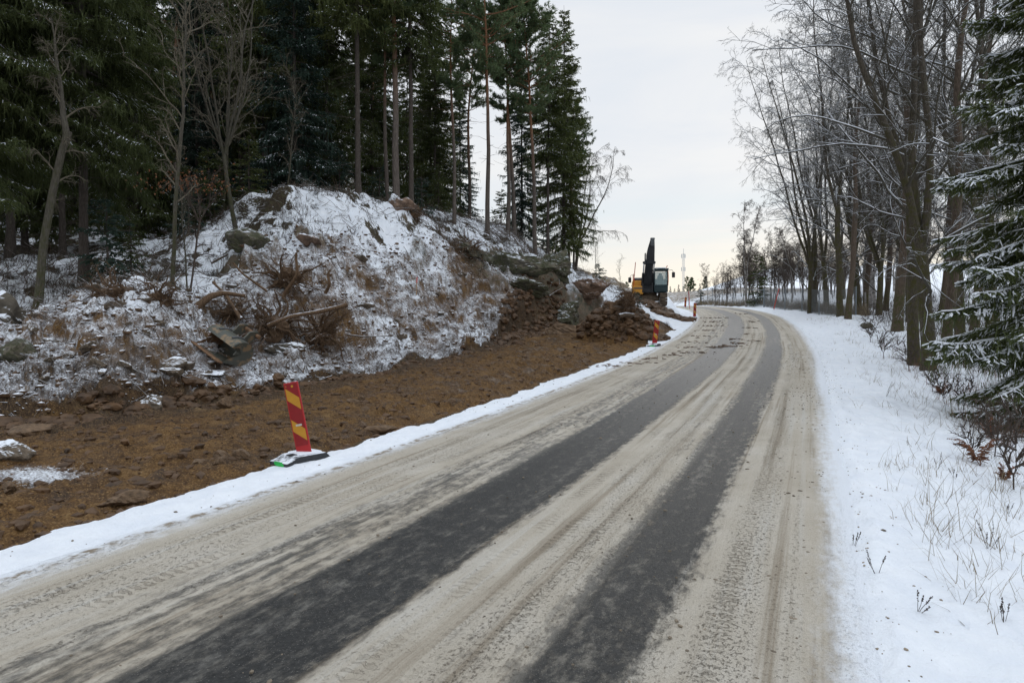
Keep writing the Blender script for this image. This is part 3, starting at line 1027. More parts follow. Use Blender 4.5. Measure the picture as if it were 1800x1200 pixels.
make_road()
#--PART2--
# ------------------------------------------------------------------ tree builders
def rot_about(v, ax, ang):
    c, s = np.cos(ang)[:, None], np.sin(ang)[:, None]
    return v * c + np.cross(ax, v) * s + ax * (np.sum(ax * v, 1, keepdims=True)) * (1 - c)


def perp(d, g):
    r = g.normal(size=d.shape)
    return unit(np.cross(d, r))


def grow(start, dirs, length, rad, n, g, wig=0.12, trop=(0, 0, 0.1), taper=0.35):
    """polylines (N,n+1,3) with radii"""
    N = len(start)
    P = np.zeros((N, n + 1, 3))
    P[:, 0] = start
    d = unit(dirs.copy())
    tr = np.broadcast_to(np.asarray(trop, float), (N, 3)) if not callable(trop) else None
    for i in range(n):
        d = unit(d + g.normal(size=(N, 3)) * wig + (trop(i / n) if tr is None else tr))
        P[:, i + 1] = P[:, i] + d * (length / n)[:, None]
    Rr = rad[:, None] * np.linspace(1, taper, n + 1)[None]
    return P, Rr


def sprout(P, Rr, k, g, lo=0.2, hi=1.0, ang=(0.6, 0.9), lr=0.5, rr=0.55, length=None, rmin=0.006, bias=None, lshape=0.5):
    """children on every polyline"""
    N, n1, _ = P.shape
    u = (lo + (hi - lo) * (np.arange(k)[None] + g.random((N, k))) / k).ravel()
    b = np.repeat(np.arange(N), k)
    f = np.clip(u * (n1 - 1), 0, n1 - 1.001)
    i = f.astype(int)
    w = (f - i)[:, None]
    pos = P[b, i] * (1 - w) + P[b, i + 1] * w
    tan = unit(P[b, i + 1] - P[b, i])
    r0 = Rr[b, i] * (1 - w[:, 0]) + Rr[b, i + 1] * w[:, 0]
    a = g.uniform(ang[0], ang[1], len(b))
    d = rot_about(tan, perp(tan, g), a)
    if bias is not None:
        d = unit(d + np.asarray(bias))
    L = length[b] * lr * (1 - lshape * u) * g.uniform(0.6, 1.25, len(b))
    return pos, d, L, np.maximum(r0 * rr * g.uniform(0.7, 1.0, len(b)), rmin)


def bare_tree(name, seed, H=18.0, r0=0.24, fork=4.5, leaders=3, spread=0.30, limbs=9, bias=(0, 0, 0), mats=('mossy_bark', 'twig'), twigs=(7, 6, 4), droop=0.05, rt=0.008, lean=(0, 0, 0), limb_len=0.42, low_limbs=3, frost=False):
    g = np.random.default_rng(seed)
    root = thing(name, None, None)
    tb = MB()
    # root flare and stem
    P0, R0 = grow(np.array([[0, 0, -0.5]]), np.array([[lean[0], lean[1], 1.0]]), np.array([fork + 0.5]), np.array([r0 * 1.15]), 9, g, 0.035, (0, 0, 0.03), 0.80)
    R0[0, 0] *= 1.5
    R0[0, 1] *= 1.12
    tb.tubes(P0, R0, 12, 0)
    top = np.repeat(P0[:, -1] - (P0[:, -1] - P0[:, -2]) * 0.3, leaders, 0)
    az = np.arange(leaders) * 2 * math.pi / leaders + g.uniform(0, 6)
    d = np.stack([np.cos(az) * spread, np.sin(az) * spread, np.ones(leaders)], 1) * g.uniform(0.8, 1.2, (leaders, 1))
    d[:, :2] += np.asarray(bias)[:2] * 0.35
    L1 = (H - fork) * g.uniform(0.78, 1.02, leaders)
    P1, R1 = grow(top, d, L1, np.full(leaders, r0 * (0.95 if leaders == 1 else 0.68)) * g.uniform(0.8, 1, leaders), 12, g, 0.07, (0, 0, 0.07), 0.16)
    cb = MB()
    cb.tubes(P1, R1, 8, 1)
    p, dd, L, rr = sprout(P1, R1, limbs, g, 0.05, 0.97, (0.6, 1.05), limb_len, 0.48, L1, 0.02, bias=np.asarray(bias) * 0.55, lshape=0.55)
    if low_limbs:
        q = sprout(P0, R0, low_limbs, g, 0.55, 0.98, (0.8, 1.2), limb_len, 0.30, np.array([H - fork]), 0.03, bias=np.asarray(bias) * 0.8)
        p, dd, L, rr = (np.concatenate([a, b]) for a, b in zip((p, dd, L, rr), q))
    P2, R2 = grow(p, dd, L, rr, 8, g, 0.13, lambda t: np.array([0, 0, 0.14 - 0.30 * t * (1 + droop * 4)]), 0.25)
    cb.tubes(P2, R2, 6, 0)
    if frost:
        cb.tubes(P2[:, 1:] + np.array([0, 0, 1.0]) * (R2[:, 1:, None] * 0.62 + 0.004), R2[:, 1:] * 0.62 + 0.004, 4, 2)
    p, dd, L, rr = sprout(P2, R2, twigs[0], g, 0.15, 1.0, (0.5, 0.95), 0.45, 0.55, L, 0.012)
    P3, R3 = grow(p, dd, L, rr, 5, g, 0.16, (0, 0, 0.06 - droop), 0.35)
    cb.tubes(P3, R3, 4, 0)
    if frost:
        hs_ = g.random(len(P3)) < 0.45
        cb.tubes(P3[hs_] + np.array([0, 0, 1.0]) * (R3[hs_][:, :, None] * 0.6 + 0.003), R3[hs_] * 0.6 + 0.003, 3, 2)
    p, dd, L, rr = sprout(P3, R3, twigs[1], g, 0.15, 1.0, (0.45, 0.9), 0.5, 0.6, np.maximum(L, 0.7), rt)
    P4, R4 = grow(p, dd, L, rr, 3, g, 0.18, (0, 0, 0.05 - droop * 2), 0.5)
    cb.tubes(P4, R4, 3, 0)
    if twigs[2]:
        p, dd, L, rr = sprout(P4, R4, twigs[2], g, 0.2, 1.0, (0.4, 0.9), 0.55, 0.7, np.maximum(L, 0.5), rt * 0.75)
        P5, R5 = grow(p, dd, L, rr, 2, g, 0.18, (0, 0, 0.03 - droop * 3), 0.6)
        cb.tubes(P5, R5, 3, 0)
    tb.build('trunk', [MAT[mats[0]]], root, True)
    cb.build('crown', [MAT[mats[1]], MAT[mats[0]], MAT['snow']], root, True)
    return Proto(root)


def spruce(name, seed, H=22.0, base=2.0, rmax=3.0, r0=0.2, snow=0.35, dens=1.0, mat='spruce', droop=0.35, hang=1.0, dead=True, whorl=0.42, fine=1.0, heavy=False, spray=9.0, face=None):
    """conical spruce: whorls of drooping boughs, side sprays, hanging curtains of needles, snow lying on top of them"""
    g = np.random.default_rng(seed)
    root = thing(name, None, None)
    tb = MB()
    zz = np.linspace(-0.6, H, 14)
    tx = np.cumsum(g.normal(0, 0.02, 14))
    P = np.stack([tx, np.cumsum(g.normal(0, 0.02, 14)), zz], 1)
    rad = r0 * np.clip(1 - zz / H, 0.02, 1) ** 0.75
    rad[0] *= 1.6
    tb.tubes(P, rad, 9, 0)
    hs = []
    z = base
    while z < H - 0.4:
        k = g.integers(4, 7)
        for q in range(int(max(2, round(k * dens)))):
            hs.append(z + g.uniform(-0.2, 0.2))
        z += whorl * (0.75 + 0.5 * g.random()) * (1.15 - 0.5 * z / H)
    hs = np.array(hs)
    N = len(hs)
    az = g.uniform(0, 2 * math.pi, N)
    f = (hs - base) / (H - base)
    prof = np.minimum(1.0, 0.72 + f * 2.2) * (1 - f) ** 0.85
    L = rmax * prof * g.uniform(0.62, 1.18, N) + 0.25
    out = np.stack([np.cos(az), np.sin(az), np.zeros(N)], 1)
    up0 = 0.25 + 0.55 * f
    d = out + np.array([0, 0, 1.0]) * (up0 - 0.35)[:, None]
    st = np.stack([np.interp(hs, zz, P[:, 0]), np.interp(hs, zz, P[:, 1]), hs], 1)
    n = 7
    B = np.zeros((N, n + 1, 3))
    B[:, 0] = st
    d = unit(d)
    for i in range(n):
        t = i / n
        d = unit(d + g.normal(size=(N, 3)) * 0.06 + np.array([0, 0, 1.0]) * ((-droop * 0.55 + droop * 1.15 * t) * (1 - 0.6 * f))[:, None])
        B[:, i + 1] = B[:, i] + d * (L / n)[:, None]
    rb = (0.010 + 0.008 * L)[:, None] * np.linspace(1, 0.25, n + 1)[None]
    cb = MB()
    cb.tubes(B, rb, 4, 2)
    if heavy:
        cb.tubes(B[:, 1:] + np.array([0, 0, 0.02]), rb[:, 1:] * 1.1 + 0.006, 5, 1)
    if dead:
        m = int(26 * dens)
        hd = g.uniform(0.6, base + 1.5, m)
        ad = g.uniform(0, 6.28, m)
        od = np.stack([np.cos(ad), np.sin(ad), g.uniform(-0.35, 0.15, m)], 1)
        Pd, Rd = grow(np.stack([hd * 0, hd * 0, hd], 1), od, g.uniform(0.5, 1.9, m), np.full(m, 0.012), 4, g, 0.12, (0, 0, -0.05), 0.4)
        cb.tubes(Pd, Rd, 3, 2)
        p, dd, l_, r_ = sprout(Pd, Rd, 4, g, 0.3, 1, (0.5, 1.0), 0.4, 0.7, np.full(m, 1.2), 0.006)
        cb.tubes(*grow(p, dd, l_, r_, 2, g, 0.15, (0, 0, -0.05), 0.6), 3, 2)
    sbm = MB()
    # side sprays
    K = np.maximum(6, (L * spray * dens)).astype(int)
    b = np.repeat(np.arange(N), K)
    M = len(b)
    u = g.uniform(0.10, 1.0, M) ** 0.85
    ff = np.clip(u * n, 0, n - 0.001)
    i = ff.astype(int)
    w = (ff - i)[:, None]
    pos = B[b, i] * (1 - w) + B[b, i + 1] * w
    tan = unit(B[b, i + 1] - B[b, i])
    side = unit(np.cross(tan, np.array([0, 0, 1.0])))
    sg = np.where(g.random(M) < 0.5, 1.0, -1.0)[:, None]
    dirs = unit(tan * g.uniform(0.5, 1.1, M)[:, None] + side * sg * g.uniform(0.5, 1.0, M)[:, None] + np.array([0, 0, -1.0]) * g.uniform(0.05, 0.45, M)[:, None])
    sl = (0.20 + 0.34 * L[b] * (1 - u) ** 0.7 * g.uniform(0.5, 1.1, M)).clip(0.14, 1.1)
    seg = 2
    cur = pos.copy()
    dd = dirs.copy()
    for k in range(seg):
        nxt = cur + dd * (sl / seg)[:, None]
        sd = unit(np.cross(dd, np.array([0, 0, 1.0]) + g.normal(size=(M, 3)) * 0.5))
        wd = (0.022 + 0.016 * g.random(M)) * (1.25 - 0.5 * k) * fine
        cb.blades(cur, nxt, sd, wd * 1.3, wd * (0.8 - 0.45 * k), 0)
        # short shoots either side of the spray
        for s2 in (-1, 1, -1, 1) if fine < 0.8 else (-1, 1):
            q0 = cur + (nxt - cur) * g.uniform(0.1, 0.8, M)[:, None]
            q1 = q0 + unit(dd * 0.8 + sd * s2 * 0.9 + np.array([0, 0, -0.25]) + g.normal(size=(M, 3)) * 0.15) * (sl * g.uniform(0.18, 0.38, M))[:, None]
            cb.blades(q0, q1, unit(np.cross(q1 - q0, np.array([0, 0, 1.0]) + g.normal(size=(M, 3)) * 0.6)), wd * 0.9, wd * 0.35, 0)
            if heavy:
                hs_ = g.random(M) < snow * 0.75
                sbm.tubes(np.stack([q0, (q0 + q1) / 2, q1], 1)[hs_] + np.array([0, 0, 0.012]), np.array([[0.011, 0.013, 0.005]]) * g.uniform(0.6, 1.2, (hs_.sum(), 1)), 4, 1)
        if heavy:
            hs_ = g.random(M) < snow * 2.2 * (g.random(N) ** 1.5)[b] * (0.5 + u)
            sbm.tubes(np.stack([cur, (cur + nxt) / 2, nxt], 1)[hs_] + np.array([0, 0, 0.016]), np.array([[0.015, 0.018, 0.011]]) * g.uniform(0.6, 1.25, (hs_.sum(), 1)), 4, 1)
        elif snow > 0:
            bs = (0.25 + 1.7 * g.random(N) ** 2)[b]
            sel = g.random(M) < 1.5 * snow * bs * (0.45 + 0.75 * u)
            mid = (cur + nxt)[sel] * 0.5 + np.array([0, 0, 0.022])
            mid = mid + (nxt - cur)[sel] * g.uniform(-0.3, 0.3, sel.sum())[:, None]
            hl = (nxt - cur)[sel] * g.uniform(0.10, 0.30, sel.sum())[:, None]
            s3 = unit(np.cross(hl, np.array([0, 0, 1.0])))
            wv = wd[sel] * g.uniform(0.55, 1.1, sel.sum())
            sbm.blades(mid - hl, mid + hl, s3, wv, wv * 0.5, 1)
        cur, dd = nxt, unit(dd + np.array([0, 0, -0.18]) + g.normal(size=(M, 3)) * 0.1)
    # hanging curtains under the boughs
    if hang > 0:
        K = np.maximum(3, (L * 8 * dens * hang)).astype(int)
        b = np.repeat(np.arange(N), K)
        M = len(b)
        ff = np.clip(g.uniform(0.15, 0.97, M) * n, 0, n - 0.001)
        i = ff.astype(int)
        w = (ff - i)[:, None]
        pos = B[b, i] * (1 - w) + B[b, i + 1] * w + g.normal(size=(M, 3)) * (0.10 * L[b])[:, None] * np.array([1, 1, 0.1])
        hl = g.uniform(0.18, 0.62, M) * np.clip(L[b] / 2.0, 0.35, 1.1)
        dn = unit(np.array([0, 0, -1.0]) + g.normal(size=(M, 3)) * 0.22)
        q1 = pos + dn * hl[:, None]
        aa = g.uniform(0, 3.14, M)
        sd = np.stack([np.cos(aa), np.sin(aa), np.zeros(M)], 1)
        cb.blades(pos, q1, sd, g.uniform(0.012, 0.028, M) * fine, 0.006 * fine, 0)
        for s2 in (-1, 1):
            q0 = pos + dn * (hl * g.uniform(0.1, 0.6, M))[:, None]
            qq = q0 + unit(dn + sd * s2 * 0.7) * (hl * 0.35)[:, None]
            cb.blades(q0, qq, np.cross(dn, sd), 0.016 * fine, 0.006 * fine, 0)
    tb.build('trunk', [MAT['spruce_bark']], root, True)
    if sbm.n:
        cb.v += sbm.v
        cb.f4 += [q + cb.n for q in sbm.f4]
        cb.m4 += sbm.m4
        cb.n += sbm.n
    cb.build('crown', [MAT[mat], MAT['snow'], MAT['spruce_bark']], root, False)
    return Proto(root)


def pine(name, seed, H=18.0, base=8.0, rmax=2.4, r0=0.17, snow=0.10, dens=1.0, bend=0.05):
    """Scots pine: tall clean stem, irregular tufted crown, dead snags below it"""
    g = np.random.default_rng(seed)
    root = thing(name, None, None)
    tb = MB()
    P0, R0 = grow(np.array([[0, 0, -0.6]]), np.array([[bend * g.normal(), bend * g.normal(), 1.0]]), np.array([H + 0.6]), np.array([r0]), 16, g, 0.022, (0, 0, 0.02), 0.12)
    P0[0, :, 2] *= H / P0[0, -1, 2]
    R0[0, 0] *= 1.35
    tb.tubes(P0, R0, 10, 0)
    z = base
    hs = []
    while z < H - 0.15:
        for q in range(int(g.integers(3, 6))):
            if g.random() < 0.82:
                hs.append(z + g.uniform(-0.15, 0.15))
        z += 0.50 * g.uniform(0.7, 1.5)
    hs = np.array(hs)
    N = len(hs)
    f = (hs - base) / (H - base)
    az = g.uniform(0, 6.28, N)
    L = rmax * (0.35 + 0.9 * np.sqrt(np.clip(f * 2.2, 0, 1)) * (1 - f ** 2.2)) * g.uniform(0.45, 1.15, N)
    st = np.stack([np.interp(hs, P0[0, :, 2], P0[0, :, 0]), np.interp(hs, P0[0, :, 2], P0[0, :, 1]), hs], 1)
    d = np.stack([np.cos(az), np.sin(az), g.uniform(-0.1, 0.35, N) + f * 0.5], 1)
    B, RB = grow(st, d, L, 0.012 + 0.012 * L, 5, g, 0.13, (0, 0, 0.06), 0.3)
    cb = MB()
    cb.tubes(B, RB, 4, 2)
    m = int(16)
    hd = g.uniform(base * 0.45, base + 1, m)
    ad = g.uniform(0, 6.28, m)
    Pd, Rd = grow(np.stack([np.interp(hd, P0[0, :, 2], P0[0, :, 0]), np.interp(hd, P0[0, :, 2], P0[0, :, 1]), hd], 1), np.stack([np.cos(ad), np.sin(ad), g.uniform(-0.3, 0.3, m)], 1), g.uniform(0.4, 1.6, m), np.full(m, 0.014), 4, g, 0.16, (0, 0, -0.02), 0.4)
    cb.tubes(Pd, Rd, 3, 2)
    p, dd, L2, r2 = sprout(B, RB, int(9 * dens), g, 0.25, 1.0, (0.4, 1.0), 0.42, 0.6, L, 0.008, lshape=0.35)
    L2 = np.maximum(L2, 0.25)
    S, RS = grow(p, dd, L2, r2, 3, g, 0.16, (0, 0, 0.10), 0.5)
    cb.tubes(S, RS, 3, 2)
    # needle tufts along the shoots
    T = 4
    tips = np.concatenate([S[:, 1 + q % 3] + g.normal(size=(len(S), 3)) * 0.05 for q in range(T)] + [B[:, -1], B[:, -2]])
    tdir = np.concatenate([unit(S[:, -1] - S[:, -2])] * T + [unit(B[:, -1] - B[:, -2])] * 2)
    nb = 15
    b = np.repeat(np.arange(len(tips)), nb)
    M = len(b)
    nd = unit(tdir[b] * 0.55 + np.array([0, 0, 0.28]) + g.normal(size=(M, 3)) * 0.62)
    q0 = tips[b] - tdir[b] * g.uniform(0, 0.16, M)[:, None]
    ln = g.uniform(0.13, 0.27, M)
    cb.blades(q0, q0 + nd * ln[:, None], unit(np.cross(nd, g.normal(size=(M, 3)))), g.uniform(0.012, 0.024, M), 0.008, 0)
    if snow:
        ts = tips[g.random(len(tips)) < snow]
        m = len(ts)
        a = g.uniform(0, 6.28, m)
        dv = np.stack([np.cos(a), np.sin(a), g.normal(0, 0.2, m)], 1) * g.uniform(0.03, 0.08, m)[:, None]
        cb.blades(ts - dv + [0, 0, 0.06], ts + dv + [0, 0, 0.06], unit(np.cross(dv, [0, 0, 1.0])), 0.025, 0.018, 1)
    tb.build('trunk', [MAT['pine_bark']], root, True)
    cb.build('crown', [MAT['pine'], MAT['snow'], MAT['pine_bark']], root, False)
    return Proto(root)


# ------------------------------------------------------------------ the forest on the left
SPR = [spruce('spruce_tree', 100 + k, H=(22, 24, 20, 23, 18)[k], base=(2.0, 5.5, 1.2, 9.0, 1.0)[k], rmax=(3.4, 3.4, 2.9, 2.9, 3.2)[k], r0=(0.16, 0.18, 0.14, 0.15, 0.13)[k],
              snow=(0.42, 0.40, 0.52, 0.34, 0.42)[k], mat=('spruce', 'spruce', 'spruce_cold', 'spruce', 'spruce')[k], hang=(1.0, 1.2, 0.7, 0.9, 0.8)[k], dens=1.3) for k in range(5)]
PIN = [pine('pine_tree', 200 + k, H=(19, 18, 17, 20)[k], base=(9.0, 9.5, 8.0, 10.5)[k], rmax=(2.8, 2.6, 2.2, 2.9)[k], r0=(0.19, 0.17, 0.13, 0.18)[k]) for k in range(4)]
NRS = spruce('spruce_tree', 150, H=25, base=4.6, rmax=4.3, r0=0.16, snow=0.52, dens=1.1, hang=2.4, droop=0.42, fine=0.55, spray=20)
YSP = [spruce('young_spruce', 300 + k, H=(4.2, 3.0)[k], base=0.25, rmax=(1.25, 1.0)[k], r0=0.05, snow=0.30, hang=0.15, droop=0.22, dead=False, whorl=0.30, mat=('spruce', 'spruce_cold')[k]) for k in range(2)]

FOREST_FRONT = 'trees along the front edge of the left forest'
# kind, model, picture column, metres ahead, scale, label
FRONT = [
    ('p', 0, 698, 37.5, 1.10, 'tall pine with pale orange upper trunk rising directly above the reddish boulder'),
    ('s', 3, 723, 38.5, 0.95, 'slim grey-trunked spruce close beside the pale orange pine above the boulder'),
    ('p', 2, 683, 40.0, 1.00, 'thin dark-stemmed pine just left of the pale orange pine above the boulder'),
    ('s', 3, 631, 37.0, 1.05, 'dark-trunked spruce with frosted drooping boughs on the crest left of the boulder'),
    ('p', 2, 798, 42.0, 1.02, 'slim straight pine above the dark torn-up root patch'),
    ('p', 1, 857, 43.5, 0.98, 'stout pine with grey lower trunk above the right end of the torn root patch'),
    ('p', 3, 893, 46.0, 0.86, 'slightly leaning pine, left stem of a close pair on the crest'),
    ('p', 0, 904, 47.0, 0.85, 'greyer upright pine, right stem of a close pair on the crest'),
    ('p', 1, 941, 47.0, 0.95, 'red-brown pine standing where the crest starts falling to the excavator'),
    ('s', 3, 963, 50.5, 0.80, 'dark-trunked spruce just right of the red-brown pine at the falling crest'),
    ('s', 0, 990, 54.0, 0.93, 'tall spruce with a full pointed crown against the sky at the forest end'),
    ('p', 2, 1008, 55.0, 0.72, 'small ragged conifer with low sparse branches ending the forest by the weeping birch'),
    ('n', 0, 148, 24.5, 1.0, 'thick dark spruce trunk with low boughs behind the frosted soil heap'),
    ('s', 1, 18, 30.0, 1.00, 'broad dark spruce at the picture edge beyond the snowy forest floor'),
    ('s', 0, 44, 33.0, 1.00, 'dark spruce trunk second from the picture edge on the snowy forest floor'),
    ('s', 3, 112, 32.0, 1.00, 'dark spruce trunk standing between the grey birch stem and the thick spruce'),
    ('s', 4, 240, 35.0, 1.05, 'dense dark spruce with low sweeping boughs behind the slender grey sapling'),
    ('p', 3, 303, 41.0, 1.25, 'brown pine trunk seen high up between dark spruce boughs'),
    ('s', 2, 352, 40.0, 1.00, 'frosty blue-green spruce behind the twisted bare tree'),
    ('s', 1, 470, 39.0, 1.05, 'dark spruce with a straight trunk behind the crest right of the many-stemmed bare tree'),
    ('s', 2, 520, 37.0, 0.95, 'frosted spruce with tiered white boughs rising behind the summit of the knoll'),
    ('s', 0, 575, 41.0, 0.95, 'green spruce behind the crest just right of the knoll summit'),
    ('s', 4, 655, 46.0, 0.95, 'bushy spruce filling the gap behind the thin dark-stemmed pine'),
    ('s', 4, 765, 50.0, 0.85, 'bushy dark spruce in the gap behind the slim straight pine'),
    ('p', 3, 825, 53.0, 0.85, 'pine with a feathery crown half hidden behind the stout grey-based pine'),
    ('s', 2, 918, 56.0, 0.82, 'dark spruce between the leaning pine pair and the red-brown pine'),
    ('p', 0, 1000, 58.5, 0.75, 'pine crown leaning out behind the full pointed spruce at the forest end'),
    ('n', 0, -75, 21.5, 1.00, 'huge near spruce whose frosted boughs hang in from beyond the picture edge'),
    ('s', 0, -160, 28.0, 1.05, 'dark spruce mostly outside the picture edge beyond the soil heap'),
]
for i, (kd, m, px, Y, sc, lab) in enumerate(FRONT):
    pr = NRS if kd == 'n' else (SPR if kd == 's' else PIN)[m]
    o = pr.place(on(px, Y), RNG.uniform(0, 6.28), sc * np.array([1, 1, 1.0]), lab, FOREST_FRONT)
    o['category'] = 'tree'

_pos = [at(px, 500, Y)[:2] for _, _, px, Y, _, _ in FRONT]


def clear(x, y, d):
    return all((x - a) ** 2 + (y - b) ** 2 > d * d for a, b in _pos)


n_back = 0
_tries = 0
while n_back < 74 and _tries < 4000:
    _tries += 1
    Y = RNG.uniform(40, 84)
    px = RNG.uniform(-160, 985)
    x = at(px, 500, Y)[0]
    front = np.interp(px, [-200, 300, 520, 700, 860, 985], [37, 39, 40, 45, 52, 60])
    if Y < front or not clear(x, Y, 2.4):
        continue
    if px > 600 and Y > 70 or (px > 560 and RNG.random() < 0.40):
        continue
    _pos.append((x, Y))
    n_back += 1
    pin = RNG.random() < (0.18 if px < 520 else 0.62)
    pr = (PIN if pin else SPR)[RNG.integers(0, 4 if pin else 5)]
    sc = RNG.uniform(0.85, 1.12) * (1.0 if px < 560 else np.interp(px, [560, 760, 985], [0.95, 0.78, 0.80]))
    o = pr.place((x, Y, gz(x, Y)), RNG.uniform(0, 6.28), sc,
                 'slim pine among the crowded trees deep in the forest behind its front edge' if pin else 'dark spruce among the crowded trees deep in the forest behind its front edge',
                 'pines deep in the left forest' if pin else 'spruces deep in the left forest')
    o['category'] = 'tree'

# young spruces under the big trees
for px, Y, m, sc, lab in ((195, 24.0, 1, 1.0, 'small bushy spruce right of the thick dark trunk behind the soil heap'), (232, 25.5, 0, 0.62, 'thin young spruce left of the slender grey sapling'),
                          (440, 33.5, 0, 0.80, 'olive young spruce behind the twisted bare tree on the knoll'), (475, 36, 1, 1.0, 'bluish young spruce just left of the knoll summit'),
                          (395, 36, 0, 0.9, 'young spruce half hidden behind the slender bare stems'), (330, 31, 1, 0.9, 'young spruce with brown oak leaves hanging beside it'),
                          (1055, 56.5, 1, 0.72, 'small open spruce on the snowy slope between birch and excavator'), (770, 45.5, 0, 0.75, 'young spruce on the crest behind the torn root patch'),
                          (372, 33.0, 0, 0.85, 'olive young spruce left of the many-stemmed bare tree'), (352, 35.5, 1, 1.15, 'thin frosted young spruce behind the oak sapling'), (455, 36.5, 1, 1.1, 'low bushy spruce in the undergrowth between the many-stemmed tree and the knoll summit'),
                          (545, 38.5, 0, 0.8, 'young spruce peeping over the crest right of the knoll summit'), (600, 39.0, 1, 1.0, 'green young spruce on the crest below the frosted-bough spruce'), (740, 41.5, 1, 0.9, 'low spruce on the crest left of the slim straight pine'),
                          (880, 50.0, 0, 0.8, 'young spruce in the gap between the stout pine and the close pair'), (955, 52, 1, 0.9, 'bushy young spruce under the dark trunks at the falling crest'), (665, 40, 1, 0.8, 'dark young spruce behind the pale orange pine')):
    o = YSP[m].place(on(px, Y), RNG.uniform(0, 6), sc, lab)
    o['category'] = 'young tree'

# ------------------------------------------------------------------ slender bare trees in front of the left forest
b1 = bare_tree('bare_tree', 401, H=13, r0=0.088, fork=3.4, leaders=7, spread=0.26, limbs=9, mats=('grey_bark', 'twig_pale'), twigs=(5, 5, 0), lean=(-0.12, 0, 0), limb_len=0.30, low_limbs=0, rt=0.006)
b1.place(on(418, 31.0), 0.4, 1.0, 'pale many-stemmed bare tree fanning out above the left end of the knoll')['category'] = 'tree'
b2 = bare_tree('bare_sapling', 402, H=11, r0=0.058, fork=5.0, leaders=1, spread=0.08, limbs=22, mats=('grey_bark', 'twig_pale'), twigs=(5, 4, 0), lean=(0.10, 0, 0), limb_len=0.34, low_limbs=6, rt=0.006)
b2.place(on(300, 21.6), 0.0, 1.0, 'slender pale sapling rising from behind the frosted soil heap')['category'] = 'tree'
b3 = bare_tree('grey_birch', 403, H=9.5, r0=0.11, fork=5.5, leaders=1, spread=0.1, limbs=12, mats=('grey_bark', 'twig_pale'), twigs=(6, 5, 0), lean=(0.06, 0, 0), limb_len=0.34, low_limbs=5, droop=0.12, rt=0.006)
b3.place(on(64, 20.8), -0.3, 1.0, 'grey birch with arching bare branches behind the snow-capped boulder')['category'] = 'tree'
for px, Y, rz, sc, lab in ((392, 33, 2.0, 0.95, 'straight thin white-stemmed sapling beside the many-stemmed bare tree'), (500, 35, 1.0, 0.7, 'thin pale stem in front of the dark spruces near the knoll summit'),
                           (330, 23.5, 3.0, 0.42, 'short thin sapling on the snowy hollow right of the slender pale sapling'), (1048, 57, 2.2, 0.42, 'thin bare sapling on the open slope right of the birch'),
                           (1093, 58, 4.0, 0.30, 'tiny bare sapling on the crest left of the excavator')):
    b2.place(on(px, Y), rz, sc, lab)['category'] = 'tree'
wb = bare_tree('weeping_birch', 404, H=15, r0=0.16, fork=3.0, leaders=4, spread=0.42, limbs=9, bias=(0.5, 0, 0), mats=('twig_bare', 'twig_bare'), twigs=(7, 7, 4), droop=0.22, limb_len=0.42, low_limbs=2, rt=0.007)
wb.place(on(1012, 58.5), 0.0, 0.80, 'bare weeping birch leaning out over the slope at the forest end')['category'] = 'tree'

